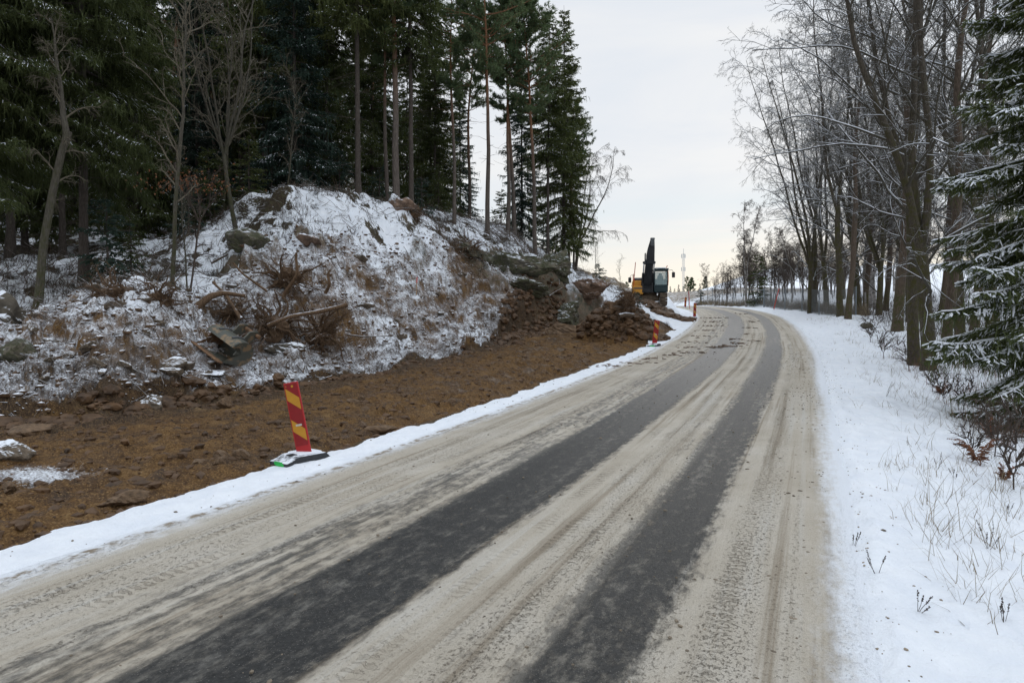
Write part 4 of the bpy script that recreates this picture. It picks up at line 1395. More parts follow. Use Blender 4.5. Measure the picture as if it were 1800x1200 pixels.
# ------------------------------------------------------------------ the bare trees along the right-hand verge
BT = [bare_tree('bare_tree', 500 + k, H=(20, 22, 19, 21)[k], r0=(0.215, 0.17, 0.19, 0.165)[k], fork=(4.2, 6.5, 3.0, 7.5)[k], leaders=(3, 2, 4, 1)[k], spread=(0.28, 0.2, 0.34, 0.1)[k], limbs=(12, 15, 10, 24)[k],
                bias=((-0.45, -0.2, 0), (-0.35, 0.1, 0), (-0.32, -0.1, 0), (-0.25, 0, 0))[k], mats=(('mossy_bark', 'twig'), ('mossy_bark', 'twig'), ('mossy_bark', 'twig'), ('brown_bark', 'twig'))[k], twigs=(8, 6, 3), frost=True, droop=0.08, limb_len=0.40) for k in range(4)]
RG = 'bare trees along the right-hand verge'
for px, Y, m, rz, sc, lab in (
        (1632, 21.3, 0, 0.1, 0.92, 'mossy forked tree nearest the big snowy spruce'),
        (1610, 22.6, 1, -0.2, 0.95, 'mossy stem pressed close behind the forked tree by the snowy spruce'),
        (1662, 24.0, 3, 0.2, 0.9, 'mossy stem leaning towards the snowy spruce behind the forked tree'),
        (1577, 31.0, 3, 0.0, 1.15, 'straight brown trunk standing alone at the edge of the snowy verge'),
        (1424, 54.0, 2, 0.1, (0.95, 0.95, 1.15), 'wide tree at the fence, twin mossy trunks, outermost over the bend'),
        (1434, 54.6, 1, -0.3, (0.95, 0.95, 1.12), 'taller mossy trunk pressed against the wide twin-trunked tree at the fence'),
        (1478, 43.5, 1, 0.2, 1.05, 'dark mossy trunk with a snowy foot in front of the fence end'),
        (1490, 42.0, 3, 0.5, 0.95, 'black-and-white birch trunk touching the mossy trunk with the snowy foot'),
        (1508, 48.0, 0, 0.3, 1.05, 'dark tree just past the fence end'),
        (1521, 50.0, 3, -0.3, 1.05, 'thin upright trunk second past the fence end'),
        (1545, 45.0, 2, 0.4, 0.95, 'dark trunk leaning left between the fence end and the lone brown trunk'),
        (1556, 52.0, 3, 1.0, 1.05, 'slim trunk behind the leaning dark one left of the lone brown trunk'),
        (1600, 41.0, 1, -0.4, 1.0, 'trunk seen between the lone brown trunk and the forked mossy tree'),
        (1452, 62.0, 0, 0.4, 1.0, 'tree behind the fence between the twin-trunked tree and the snowy-footed trunk'),
        (1690, 29.0, 1, 0.3, 1.0, 'trunk glimpsed through the upper boughs of the snowy spruce'),
        (1712, 34.0, 3, 0.1, 1.1, 'pale birch trunk glimpsed behind the snowy spruce'),
        (1745, 28.0, 0, -0.1, 1.05, 'bare crown showing above the snowy spruce at the picture edge'),
        (1655, 44.0, 3, 0.8, 1.1, 'thin straight trunk far back between the forked tree and the snowy spruce'),
        (1625, 54.0, 0, 0.5, 1.1, 'bare tree deep in the wood behind the forked mossy tree'),
        (1585, 60.0, 2, 0.6, 1.15, 'bare tree deep in the wood behind the lone brown trunk'),
        (1530, 66.0, 1, 0.5, 1.1, 'bare tree deep in the wood behind the fence end'),
        (1480, 72.0, 0, -0.4, 1.1, 'bare tree deep in the wood behind the snowy-footed trunk')):
    BT[m].place(on(px, Y), rz, sc, lab, RG)['category'] = 'tree'
# ------------------------------------------------------------------ small materials
MAT['red'] = material('red_plastic', m_simple((0.36, 0.014, 0.016), 0.45, 0.10, 6))
MAT['dark_red'] = material('red_reflective_sheet', m_simple((0.22, 0.008, 0.010), 0.4, 0.10, 20))
MAT['yellow_sheet'] = material('yellow_reflective_sheet', m_simple((0.46, 0.22, 0.018), 0.4, 0.08, 20))
MAT['rubber'] = material('black_rubber', m_simple((0.035, 0.037, 0.040), 0.75, 0.3, 12, cover=0.42, fine=16))
MAT['green_paint'] = material('green_spray_paint', m_simple((0.02, 0.42, 0.07), 0.5, 0.3, 14))
MAT['slot_dark'] = material('dark_slot', m_simple((0.02, 0.02, 0.02), 0.8))
MAT['pale_plastic'] = material('pale_plastic', m_simple((0.45, 0.42, 0.36), 0.5))
MAT['pole_red'] = material('red_pole', m_simple((0.55, 0.045, 0.030), 0.5, 0.1))
MAT['yellow'] = material('excavator_yellow', m_simple((0.60, 0.27, 0.025), 0.45, 0.2, 3))
MAT['orange'] = material('orange_plastic', m_simple((0.65, 0.14, 0.03), 0.4, 0.1))
MAT['blacksteel'] = material('black_painted_steel', m_simple((0.022, 0.023, 0.025), 0.5, 0.3, 4))
MAT['greysteel'] = material('grey_steel', m_simple((0.085, 0.090, 0.095), 0.5, 0.3, 4))
MAT['chrome'] = material('piston_chrome', m_simple((0.55, 0.56, 0.58), 0.2, 0.05, metal=1.0))
MAT['cab_paint'] = material('dark_teal_cab', m_simple((0.010, 0.030, 0.034), 0.35, 0.2, 3))
MAT['seat'] = material('seat_cloth', m_simple((0.05, 0.055, 0.06), 0.8))
MAT['mud_steel'] = material('mud_caked_steel', m_simple((0.10, 0.072, 0.048), 0.85, 0.5, 5, bump=0.5))
MAT['bucket'] = material('worn_bucket_steel', lambda g: {'Base Color': g.mix(g.smooth(g.noise(g.coord('Object'), 3.5, 6, 0.6), 0.50, 0.62), (0.085, 0.088, 0.072), (0.24, 0.165, 0.095)), 'Roughness': 0.45, 'Metallic': 0.2})
MAT['rust'] = material('rusty_steel', m_simple((0.17, 0.095, 0.050), 0.75, 0.5, 7, bump=0.4))
MAT['galv'] = material('galvanised_steel', m_simple((0.20, 0.23, 0.25), 0.5, 0.15, 3, metal=0.3))
MAT['wire'] = material('fence_wire', m_simple((0.10, 0.11, 0.115), 0.5, 0.15, 3))
MAT['mast'] = material('mast_paint', m_simple((0.42, 0.44, 0.45), 0.5, 0.05))
MAT['rock'] = material('rock', m_simple((0.115, 0.088, 0.062), 0.85, 0.6, 3, bump=0.6, cover=0.46, fine=9))
MAT['rock_red'] = material('reddish_rock', m_simple((0.165, 0.108, 0.075), 0.85, 0.65, 2.5, bump=0.7, cover=0.46, fine=6))
MAT['rock_moss'] = material('mossy_rock', lambda g: {'Base Color': snow_on(g, g.ramp(g.noise(g.coord('Object'), 2.2, 7, 0.62, 0.4), [(0.30, (0.028, 0.028, 0.020)), (0.43, (0.085, 0.078, 0.055)), (0.50, (0.050, 0.054, 0.022)), (0.58, (0.130, 0.112, 0.080)), (0.66, (0.045, 0.040, 0.030)), (0.80, (0.20, 0.17, 0.125))]), 0.42, 6)[0], 'Roughness': 0.9, 'Normal': g.bump(g.noise(g.coord('Object'), 7, 7, 0.62), 0.7, 0.06)})
MAT['rock_snow'] = material('snow_capped_rock', m_simple((0.10, 0.085, 0.065), 0.85, 0.5, 3, bump=0.5, cover=0.68, fine=5))
MAT['rock_mud'] = material('muddy_rock', m_simple((0.135, 0.085, 0.048), 0.75, 0.5, 4, bump=0.6))
MAT['clod'] = material('frosted_soil_clods', m_simple((0.095, 0.055, 0.028), 0.85, 0.6, 3, bump=0.4, cover=0.46, fine=22))
MAT['wetclod'] = material('wet_soil_clods', m_simple((0.085, 0.046, 0.021), 0.65, 0.6, 3, bump=0.4))
MAT['root'] = material('root_bark', m_bark((0.050, 0.030, 0.018), (0.165, 0.105, 0.062), snow=0.30))
MAT['log'] = material('log_bark', m_bark((0.060, 0.036, 0.022), (0.21, 0.135, 0.080), snow=0.40))
MAT['stick'] = material('stick_bark', m_bark((0.045, 0.032, 0.022), (0.16, 0.115, 0.080), snow=0.50))
MAT['wood'] = material('raw_wood', m_simple((0.36, 0.24, 0.14), 0.7, 0.2, 10))
MAT['drygrass'] = material('dry_grass', m_simple((0.185, 0.145, 0.090), 0.8, 0.4, 1.5))
MAT['weed'] = material('dark_dead_weed', m_simple((0.050, 0.036, 0.028), 0.85, 0.4, 8))
MAT['fern'] = material('brown_fern', m_simple((0.150, 0.062, 0.030), 0.8, 0.4, 6))
MAT['leafbrown'] = material('brown_oak_leaves', m_simple((0.17, 0.066, 0.026), 0.8, 0.35, 6))


def m_glass(g):
    return {'Base Color': (0.35, 0.46, 0.46), 'Roughness': 0.08, 'Alpha': 0.55, 'Specular IOR Level': 0.6}


MAT['glass'] = material('tinted_glass', m_glass)


# ------------------------------------------------------------------ marker boards
def marker_board(label, px, Y, roll, yaw, base_yaw, green):
    root = thing('marker_board', label, 'marker board', on(px, Y, dz=0.0), 0, 'striped marker boards along the roadworks')
    W, Hh, T = 0.215, 1.02, 0.030
    bm = MB()
    bm.box((0, 0, Hh / 2), (W, T, Hh), 0, bevel=0.008)
    yf = -T / 2 - 0.003
    iw = W / 2 - 0.018

    def poly(pts, m, y=yf):
        v = [(a, y, b) for a, b in pts]
        n = len(v)
        bm.add(v, None, [(0, k, k + 1) for k in range(1, n - 1)], m)
    poly([(-iw, 0.115), (iw, 0.115), (iw, Hh - 0.018), (-iw, Hh - 0.018)], 1)
    for ztop in (0.945, 0.50):                                 # where each band meets the left edge
        d, h = 0.155, 0.170
        poly([(-iw, ztop), (-iw, ztop - h), (iw, ztop - h - d), (iw, ztop - d)], 2, yf - 0.003)
    a = np.linspace(0, 2 * math.pi, 15)[:-1]
    poly([(0.018 + 0.018 * math.cos(q), 0.962 + 0.018 * math.sin(q)) for q in a], 2, yf - 0.005)
    poly([(-0.072 + 0.007 * math.cos(q), 0.972 + 0.007 * math.sin(q)) for q in a], 2, yf - 0.005)
    poly([(-0.035, 0.395), (0.055, 0.395), (0.055, 0.422), (-0.035, 0.422)], 3, yf - 0.006)
    o = bm.build('board', [MAT['red'], MAT['dark_red'], MAT['yellow_sheet'], MAT['pale_plastic']], root)
    o.location = (0, 0, 0.10)
    o.rotation_euler = (0, roll, yaw)
    fm = MB()
    L, D, h = 0.84, 0.40, 0.115
    prof = [(-L / 2, 0.0), (L / 2, 0.0), (L / 2, 0.02), (L / 2 - 0.13, 0.05), (L / 2 - 0.20, h), (-L / 2 + 0.20, h), (-L / 2 + 0.10, 0.07), (-L / 2, 0.045)]
    fm.prism(prof, -D / 2, D / 2, 0)
    fm.box((-0.20, 0, h + 0.006), (0.12, 0.10, 0.012), 2)
    # snow lying on top
    fm.box((0.02, 0.02, h + 0.010), (L - 0.48, D - 0.08, 0.026), 1, bevel=0.012)
    f = fm.build('base_plate', [MAT['rubber'], MAT['snow'], MAT['slot_dark']], root)
    f.rotation_euler = (0, 0, base_yaw)
    f.location = (0, 0, -0.01)
    if green:
        gm = MB()
        gm.box((0, 0, 0), (0.17, 0.004, 0.062), 0, bevel=0.02)
        gm.box((0.075, -0.001, -0.012), (0.07, 0.004, 0.035), 0, bevel=0.014)
        gm.box((-0.08, -0.001, 0.004), (0.06, 0.004, 0.040), 0, bevel=0.016)
        go = gm.build('paint_mark', MAT['green_paint'], f)
        go.location = (-L / 2 - 0.002, -0.02, 0.028)
        go.rotation_euler = (R(4), 0, R(-90))
    return root


marker_board('nearest red and yellow striped board, leaning left beside the brown ditch', 533, 9.6, R(-11), R(-6), R(52), True)
marker_board('red and yellow striped board leaning right in front of the brown soil mound', 1151, 29.6, R(6.5), R(4), R(62), True)
marker_board('upright red and yellow striped board on the road shoulder below the excavator', 1221, 50.5, R(2.5), R(6), R(75), False)
marker_board('farthest and smallest red and yellow striped board, beside the thin red stick', 1204.5, 72.0, R(4), R(6), R(80), False)


# ------------------------------------------------------------------ thin poles and the survey stake
def stick_pole(name, label, cat, foot, top, r, mat, group=None, tipmat=None):
    root = thing(name, label, cat, foot, 0, group)
    v = np.array(top) - np.array(foot)
    mb = MB()
    n = 7
    P = np.array([v * (k / (n - 1)) + np.array([0, 0, -0.25]) * (1 if k == 0 else 0) for k in range(n)])
    mb.tubes(P[:5] if tipmat else P, np.full(5 if tipmat else n, r), 7, 0, cap=True)
    mb.build('shaft', mat, root)
    if tipmat:
        tb = MB()
        tb.tubes(P[4:], np.full(3, r * 1.12), 7, 0, cap=True)
        tb.build('tip', tipmat, root)
    return root


f = on(1360, 62.5)
stick_pole('snow_pole', 'thin red snow pole leaning right in front of the wire fence', 'snow pole', f, at(1369.5, 507, 62.5), 0.035, MAT['pole_red'])
f = on(1213, 67.0)
stick_pole('snow_pole', 'thin red snow pole beside the farthest striped board', 'snow pole', f, at(1210.5, 511, 67.0), 0.030, MAT['pole_red'])
f = hit(732, 519, 20)
stick_pole('survey_stake', 'thin wooden survey stake with a red top on the frosted slope', 'stake', f, (f[0] + 0.03, f[1], f[2] + 0.80), 0.022, MAT['wood'], None, MAT['pole_red'])


# ------------------------------------------------------------------ excavator
def excavator():
    b = on(1141, 54.0)
    root = thing('excavator', 'yellow and black excavator with its boom raised on the snowy bank', 'excavator', (b[0], b[1], b[2] - 0.10), R(-9))
    # undercarriage: two tracks of shoes round a frame
    for sx in (-1, 1):
        tm = MB()
        L, hh, w = 3.7, 0.42, 0.55
        path = []
        for k in range(36):
            u = k / 36 * (2 * L - 4 * hh + 2 * math.pi * hh)
            s1 = L - 2 * hh
            if u < s1:
                p, a = (-s1 / 2 + u, hh, 0), 0.0
            elif u < s1 + math.pi * hh:
                a = (u - s1) / hh
                p = (s1 / 2 + hh * math.sin(a), hh * math.cos(a), 0)
            elif u < 2 * s1 + math.pi * hh:
                a = math.pi
                p = (s1 / 2 - (u - s1 - math.pi * hh), -hh, 0)
            else:
                a = math.pi + (u - 2 * s1 - math.pi * hh) / hh
                p = (-s1 / 2 + hh * math.sin(a), hh * math.cos(a), 0)
            path.append((p[0], p[1], a))
        for (y, z, a) in path:
            c, s_ = math.cos(-a), math.sin(-a)
            tm.box((0, y, z + hh + 0.02), (w, 0.20, 0.06), 0, rot=[[1, 0, 0], [0, c, -s_], [0, s_, c]])
            tm.box((0, y + 0.045 * math.sin(a), z + hh + 0.02 + 0.045 * math.cos(a)), (w * 0.98, 0.03, 0.05), 0, rot=[[1, 0, 0], [0, c, -s_], [0, s_, c]])
        tm.box((0, 0, hh + 0.02), (0.34, L - 0.9, 0.52), 1, bevel=0.05)
        t = tm.build('track', [MAT['mud_steel'], MAT['blacksteel']], root)
        t.location = (sx * 1.03, 0.2, 0)
    um = MB()
    um.box((0, 0.2, 0.55), (1.5, 1.6, 0.42), 0, bevel=0.08)
    ring = np.array([[0, 0.2, 0.74], [0, 0.2, 1.0]])
    um.tubes(ring, np.array([0.62, 0.62]), 18, 0, cap=True)
    um.build('undercarriage', MAT['mud_steel'], root, False)
    # upper body: engine deck with yellow side boxes, counterweight behind
    em = MB()
    em.box((0, 0.75, 1.08), (2.5, 2.7, 0.18), 1, bevel=0.03)
    em.box((-0.90, 0.55, 1.38), (0.84, 2.3, 1.10), 0, bevel=0.07)
    em.box((0.30, 1.75, 1.60), (1.6, 1.3, 0.86), 0, bevel=0.10)
    em.box((-0.90, -0.75, 1.16), (0.82, 0.36, 0.64), 0, bevel=0.05)
    em.box((-0.90, -0.94, 1.30), (0.62, 0.03, 0.10), 2, bevel=0.01)
    em.box((-0.86, 0.6, 2.04), (0.76, 2.0, 0.24), 2, bevel=0.07, taper=0.86)
    em.box((-0.86, -0.42, 1.98), (0.60, 0.10, 0.12), 1)
    em.build('body', [MAT['yellow'], MAT['blacksteel'], MAT['greysteel']], root)
    cw = MB()
    cw.prism([(-1.22, 1.0), (1.22, 1.0), (1.25, 1.3), (1.2, 1.95), (0.9, 2.05), (-0.9, 2.05), (-1.2, 1.95), (-1.25, 1.3)], 2.35, 2.95, 0)
    cw.build('counterweight', MAT['yellow'], root)
    # steps and handrail on the engine side
    hm = MB()
    for z in (2.1, 2.45):
        hm.tubes(np.array([(-1.24, -0.5, z), (-1.24, 0.3, z), (-1.24, 1.2, z)]), np.full(3, 0.02), 6, 0)
    for y in (-0.5, 0.35, 1.2):
        hm.tubes(np.array([(-1.24, y, 1.9), (-1.24, y, 2.45)]), np.full(2, 0.02), 6, 0)
    hm.build('handrail', MAT['orange'], root)
    # cab: frame posts, glass, roof, seat
    cx, cy = 0.86, -0.15
    w2, d2, z0, z1 = 0.53, 0.90, 0.98, 2.72
    cm = MB()
    cm.box((cx, cy, z0 + 0.20), (2 * w2, 2 * d2, 0.40), 0, bevel=0.05)
    cm.box((cx, cy - d2 + 0.05, z0 + 0.48), (2 * w2 - 0.02, 0.10, 0.20), 0, bevel=0.03)
    for sx in (-1, 1):
        for (y, tk) in ((-d2 + 0.05, 0.075), (0.25, 0.06), (d2 - 0.05, 0.10)):
            cm.box((cx + sx * (w2 - 0.04), cy + y, (z0 + z1) / 2 + 0.15), (tk, tk + 0.02, z1 - z0 - 0.28), 0, bevel=0.015)
        cm.box((cx + sx * (w2 - 0.04), cy, z1 - 0.06), (0.07, 2 * d2, 0.10), 0, bevel=0.02)
    cm.box((cx, cy - d2 + 0.05, z1 - 0.07), (2 * w2, 0.08, 0.13), 0, bevel=0.02)
    cm.box((cx, cy + d2 - 0.05, z0 + 0.75), (2 * w2 - 0.05, 0.05, 0.75), 0)
    cab = cm.build('cab', MAT['cab_paint'], root)
    gm = MB()
    gm.box((cx, cy - d2 + 0.045, (z0 + z1) / 2 + 0.19), (2 * w2 - 0.15, 0.012, z1 - z0 - 0.72), 0)
    gm.build('windscreen', MAT['glass'], cab)
    for sx in (-1, 1):
        wm = MB()
        wm.box((cx + sx * (w2 - 0.035), cy, (z0 + z1) / 2 + 0.19), (0.012, 2 * d2 - 0.2, z1 - z0 - 0.66), 0)
        wm.build('side_window', MAT['glass'], cab)
    rm = MB()
    rm.box((cx, cy, z1 + 0.04), (2 * w2 + 0.10, 2 * d2 + 0.14, 0.11), 0, bevel=0.04)
    rm.box((cx - 0.02, cy + 0.05, z1 + 0.13), (2 * w2 - 0.20, 2 * d2 - 0.4, 0.10), 1, bevel=0.05)
    for k in (-0.34, 0.34):
        rm.box((cx + k, cy - d2 - 0.03, z1 + 0.06), (0.16, 0.08, 0.10), 2, bevel=0.02)
    rm.build('cab_roof', [MAT['cab_paint'], MAT['snow'], MAT['pale_plastic']], cab)
    sm = MB()
    sm.box((cx, cy + 0.15, z0 + 0.66), (0.5, 0.5, 0.16), 0, bevel=0.05)
    sm.box((cx, cy + 0.40, z0 + 1.02), (0.46, 0.14, 0.70), 0, bevel=0.06)
    sm.box((cx, cy + 0.42, z0 + 1.45), (0.26, 0.10, 0.18), 0, bevel=0.04)
    sm.build('seat', MAT['seat'], cab)
    vm = MB()
    vm.tubes(np.array([(cx + w2, cy - d2 + 0.05, z0 + 0.5), (cx + w2 + 0.03, cy - d2 - 0.02, z0 + 1.0), (cx + w2, cy - d2 + 0.02, z1 - 0.1)]), np.full(3, 0.022), 6, 0)
    vm.build('grab_rail', MAT['orange'], cab)
    # mirrors on arms, beacon, flag aerials
    for (mx, my, mz, nm) in ((cx + w2 + 0.40, cy - d2, z1 - 0.42, 1), (-1.52, -0.75, 1.95, -1)):
        mm = MB()
        mm.tubes(np.array([(mx - nm * 0.40, my + 0.05, mz + 0.36), (mx - nm * 0.1, my, mz + 0.38), (mx, my, mz + 0.20)]), np.full(3, 0.018), 6, 0)
        mm.box((mx, my, mz), (0.24, 0.08, 0.42), 0, bevel=0.035)
        mm.build('mirror', MAT['blacksteel'], root)
    bm = MB()
    bm.tubes(np.array([(-0.42, 0.2, 2.10), (-0.42, 0.2, 2.30), (-0.42, 0.2, 2.48), (-0.42, 0.2, 2.52)]), np.array([0.05, 0.08, 0.075, 0.04]), 10, 0, cap=True)
    bm.build('beacon', MAT['orange'], root)
    for (ax, ay, z0_, z1_) in ((-1.24, -0.6, 1.0, 3.35), (cx + w2 - 0.12, cy + 0.6, 2.75, 3.15)):
        am = MB()
        am.tubes(np.array([(ax, ay, z0_), (ax + 0.06, ay, (z0_ + z1_) / 2), (ax + 0.16, ay, z1_)]), np.array([0.035, 0.03, 0.03]), 6, 0, cap=True)
        am.build('aerial', MAT['pole_red'], root)
    # boom: lower section, upper section, stick, rams and hoses
    ox = -0.16

    def beam(name, pts, ws, hs, mat, parent):
        """box beam along points in the machine's middle plane, leaning with x"""
        m = MB()
        pts = [np.array(p, float) for p in pts]
        rings = []
        for k, p in enumerate(pts):
            q0, q1 = pts[max(k - 1, 0)], pts[min(k + 1, len(pts) - 1)]
            t = unit((q1 - q0)[None])[0]
            sx = np.array([1.0, 0, 0]) - t * t[0]
            sx /= np.linalg.norm(sx)
            up = np.cross(t, sx)
            rings.append([p + sx * a * ws[k] / 2 + up * c * hs[k] / 2 for a, c in ((-1, -1), (1, -1), (1, 1), (-1, 1))])
        V = np.array(rings).reshape(-1, 3)
        Q = []
        for k in range(len(pts) - 1):
            for j in range(4):
                Q.append((k * 4 + j, k * 4 + (j + 1) % 4, k * 4 + 4 + (j + 1) % 4, k * 4 + 4 + j))
        e = (len(pts) - 1) * 4
        Q += [(3, 2, 1, 0), (e, e + 1, e + 2, e + 3)]
        m.add(V, Q)
        return m.build(name, mat, parent)
    A, B_, C_, D_ = (ox, 0.0, 1.15), (ox + 0.05, -0.75, 2.2), (ox + 0.16, -1.15, 3.6), (ox + 0.27, -1.25, 4.55)
    beam('boom', [A, (ox + 0.03, -0.45, 1.75), B_, (ox + 0.10, -1.0, 2.9), C_], (0.56, 0.62, 0.62, 0.60, 0.54), (0.55, 0.62, 0.60, 0.55, 0.45), MAT['blacksteel'], root)
    beam('stick', [(ox + 0.15, -1.40, 3.15), (ox + 0.18, -1.48, 3.75), (ox + 0.24, -1.55, 4.3), (ox + 0.33, -1.62, 4.98)], (0.52, 0.62, 0.52, 0.30), (0.32, 0.42, 0.36, 0.24), MAT['blacksteel'], root)
    jm = MB()
    for dx in (-0.33, 0.33):
        jm.box((ox + 0.13 + dx, -1.2, 3.55), (0.09, 0.5, 0.85), 0, bevel=0.03)
    jm.box((ox + 0.31, -1.78, 4.75), (0.30, 0.26, 0.62), 0, bevel=0.04)
    jm.box((ox + 0.33, -1.66, 5.02), (0.34, 0.30, 0.14), 0, bevel=0.04)
    jm.build('linkage', MAT['greysteel'], root)
    for dx in (-0.42, 0.42):
        rm_ = MB()
        p0, p1 = np.array((ox + dx, -0.55, 1.2)), np.array((ox + 0.10 + dx * 0.92, -1.28, 3.25))
        q = [p0 + (p1 - p0) * u for u in (0, 0.3, 0.62)]
        rm_.tubes(np.array(q), np.full(3, 0.095), 10, 0, cap=True)
        rm_.tubes(np.array([q[2], p1]), np.full(2, 0.05), 8, 1, cap=True)
        rm_.box(p1, (0.20, 0.18, 0.18), 0, bevel=0.03)
        rm_.build('ram', [MAT['blacksteel'], MAT['chrome']], root)
    hm = MB()
    for k in range(6):
        x0 = ox - 0.22 + k * 0.085
        hm.tubes(np.array([(x0, -0.75, 1.2), (x0 - 0.02, -1.02, 1.7), (x0 + 0.02, -1.20, 2.3), (x0 + 0.08, -1.42, 3.0), (x0 + 0.12, -1.62, 3.7)]), np.full(5, 0.026), 6, 0)
    hm.build('hoses', MAT['rubber'], root)
    fm = MB()
    fm.box((ox, -0.45, 1.25), (0.95, 0.7, 0.55), 0, bevel=0.06)
    fm.box((ox - 0.36, -0.82, 1.35), (0.10, 0.25, 0.75), 0)
    fm.box((ox + 0.36, -0.82, 1.35), (0.10, 0.25, 0.75), 0)
    fm.build('boom_foot', MAT['blacksteel'], root)
    return root


excavator()


# ------------------------------------------------------------------ the digger bucket left on the bank
def bucket():
    p = on(402, 19.4, dz=0.0)
    root = thing('digger_bucket', 'worn dark digger bucket lying on its side below the root heap', 'bucket', (p[0], p[1] - 0.1, p[2] + 0.42))
    root.rotation_euler = (R(-20), R(24), R(-32))
    # curved shell, opening to the front
    sm = MB()
    n = 15
    prof = []
    for k in range(n):
        a = R(-70) + R(235) * k / (n - 1)
        prof.append((0.02 + 0.40 * math.cos(a) * (1.0 if k < 9 else 1.05), 0.36 * math.sin(a)))
    prof = [(0.02 - 0.50, -0.40)] + prof
    W = 0.62
    V, Q = [], []
    for off in (0.0, 0.028):
        for (a, b) in prof:
            l = math.hypot(a, b)
            V += [(-W, a * (1 - off / l), b * (1 - off / l)), (W, a * (1 - off / l), b * (1 - off / l))]
    m = len(prof)
    for k in range(m - 1):
        Q.append((2 * k, 2 * k + 1, 2 * k + 3, 2 * k + 2))
        Q.append((2 * m + 2 * k + 2, 2 * m + 2 * k + 3, 2 * m + 2 * k + 1, 2 * m + 2 * k))
    Q.append((0, 2 * m, 2 * m + 1, 1))
    Q.append((2 * m - 2, 2 * m - 1, 4 * m - 1, 4 * m - 2))
    sm.add(V, Q)
    sm.build('shell', MAT['bucket'], root, False)
    for sx in (-1, 1):
        pm = MB()
        poly = [(a, b) for a, b in prof] + [(-0.16, 0.16), (-0.22, -0.1)]
        cen = (0.0, 0.0)
        V = [(sx * W - 0.015, 0, 0)] + [(sx * W - 0.015, a, b) for a, b in poly] + [(sx * W + 0.015, 0, 0)] + [(sx * W + 0.015, a, b) for a, b in poly]
        k = len(poly)
        T = [(0, i, i + 1) for i in range(1, k)] + [(k + 1, k + 1 + i + 1, k + 1 + i) for i in range(1, k)]
        Qs = [(i, i + 1, k + 2 + i, k + 1 + i) for i in range(1, k)]
        pm.add(V, Qs, T)
        pm.build('side_plate', MAT['rust'] if sx < 0 else MAT['bucket'], root)
    lm = MB()
    lm.box((0, -0.50, -0.40), (2 * W + 0.08, 0.20, 0.055), 0, bevel=0.02)
    lm.build('cutting_edge', MAT['rust'], root)
    em = MB()
    for sx in (-0.26, 0.26):
        em.prism([(0.10, 0.30), (0.42, 0.34), (0.56, 0.62), (0.44, 0.72), (0.20, 0.62)], sx - 0.03, sx + 0.03, 0, axes='yz')
    em.build('bracket', MAT['bucket'], root)
    bm = MB()
    bm.tubes(np.array([(-0.42, 0.46, 0.60), (0.42, 0.46, 0.60)]), np.full(2, 0.055), 12, 0, cap=True)
    bm.build('pin', MAT['rust'], root)
    cm = MB()
    for k in range(m - 1):
        (a, b), (c, d) = prof[k], prof[k + 1]
    for xx in (-0.30, 0.30):
        pts = np.array([(xx, a * 1.04, b * 1.04) for a, b in prof[5:14]])
        cm.tubes(pts, np.full(len(pts), 0.03), 5, 0)
    cm.build('wear_strip', MAT['greysteel'], root)
    return root


bucket()

# ------------------------------------------------------------------ rocks
import bmesh


def ico(sub):
    bm = bmesh.new()
    bmesh.ops.create_icosphere(bm, subdivisions=sub, radius=1.0)
    V = np.array([v.co[:] for v in bm.verts])
    F = np.array([[v.index for v in f.verts] for f in bm.faces])
    bm.free()
    return V, F


ICO1, ICO2, ICO4, ICO6 = ico(1), ico(2), ico(4), ico(6)


def rock_verts(g, V, planes=9, flat=0.65, rough=0.05):
    rough *= 1.5
    d = unit(V)
    r = np.full(len(d), 1.25)
    for k in range(planes):
        n = unit(g.normal(size=(1, 3)))[0]
        c = d @ n
        lim = g.uniform(0.45, 0.95)
        r = np.minimum(r, np.where(c > 0.05, lim / np.maximum(c, 0.05), 9))
    r = r + rough * fbm(d[:, 0] * 3 + d[:, 2] * 2, d[:, 1] * 3 - d[:, 2], 1.2, 4, int(g.integers(0, 99)))
    return d * r[:, None] * np.array([1.0, g.uniform(0.7, 1.0), flat])


def rock_mesh(seed, planes=9, flat=0.65, rough=0.12):
    g = np.random.default_rng(seed)
    mb = MB()
    mb.add(rock_verts(g, ICO4[0], planes, flat, rough), None, ICO4[1])
    return mb


def ledge(label, px, Y, size, mat, seed, rz=0.0, sq=(1, 1, 1), sink=0.35):
    """a jointed rock face: one faceted body, stepped along its joints and rough all over"""
    g = np.random.default_rng(seed)
    d = unit(ICO6[0])
    V = rock_verts(g, ICO6[0], 7, 0.85, 0.10)
    j1 = np.floor((V[:, 0] * 2.6 + 0.6 * V[:, 2] + 0.5 * fbm(V[:, 0], V[:, 2], 1.3, 3, seed)))
    j2 = np.floor((V[:, 2] * 3.4 - 0.5 * V[:, 0] + 0.5 * fbm(V[:, 1], V[:, 2], 1.3, 3, seed + 3)))
    st = hash2(j1.astype(int), j2.astype(int), seed) - 0.5
    V = V * (1 + 0.26 * st)[:, None] + d * (0.10 * fbm(V[:, 0] * 3 + V[:, 1], V[:, 2] * 3 - V[:, 1], 1.5, 5, seed + 7, 0.6))[:, None]
    mb = MB()
    mb.add(V, None, ICO6[1])
    o = mb.build('rock_outcrop', MAT[mat], None, False)
    p = on(px, Y)
    o.location = (p[0], p[1], p[2] + size * sq[2] * (0.85 - 2 * sink))
    o.rotation_euler = (0, 0, rz)
    o.scale = (size * sq[0], size * sq[1], size * sq[2])
    return tag(o, label, 'rock outcrop')


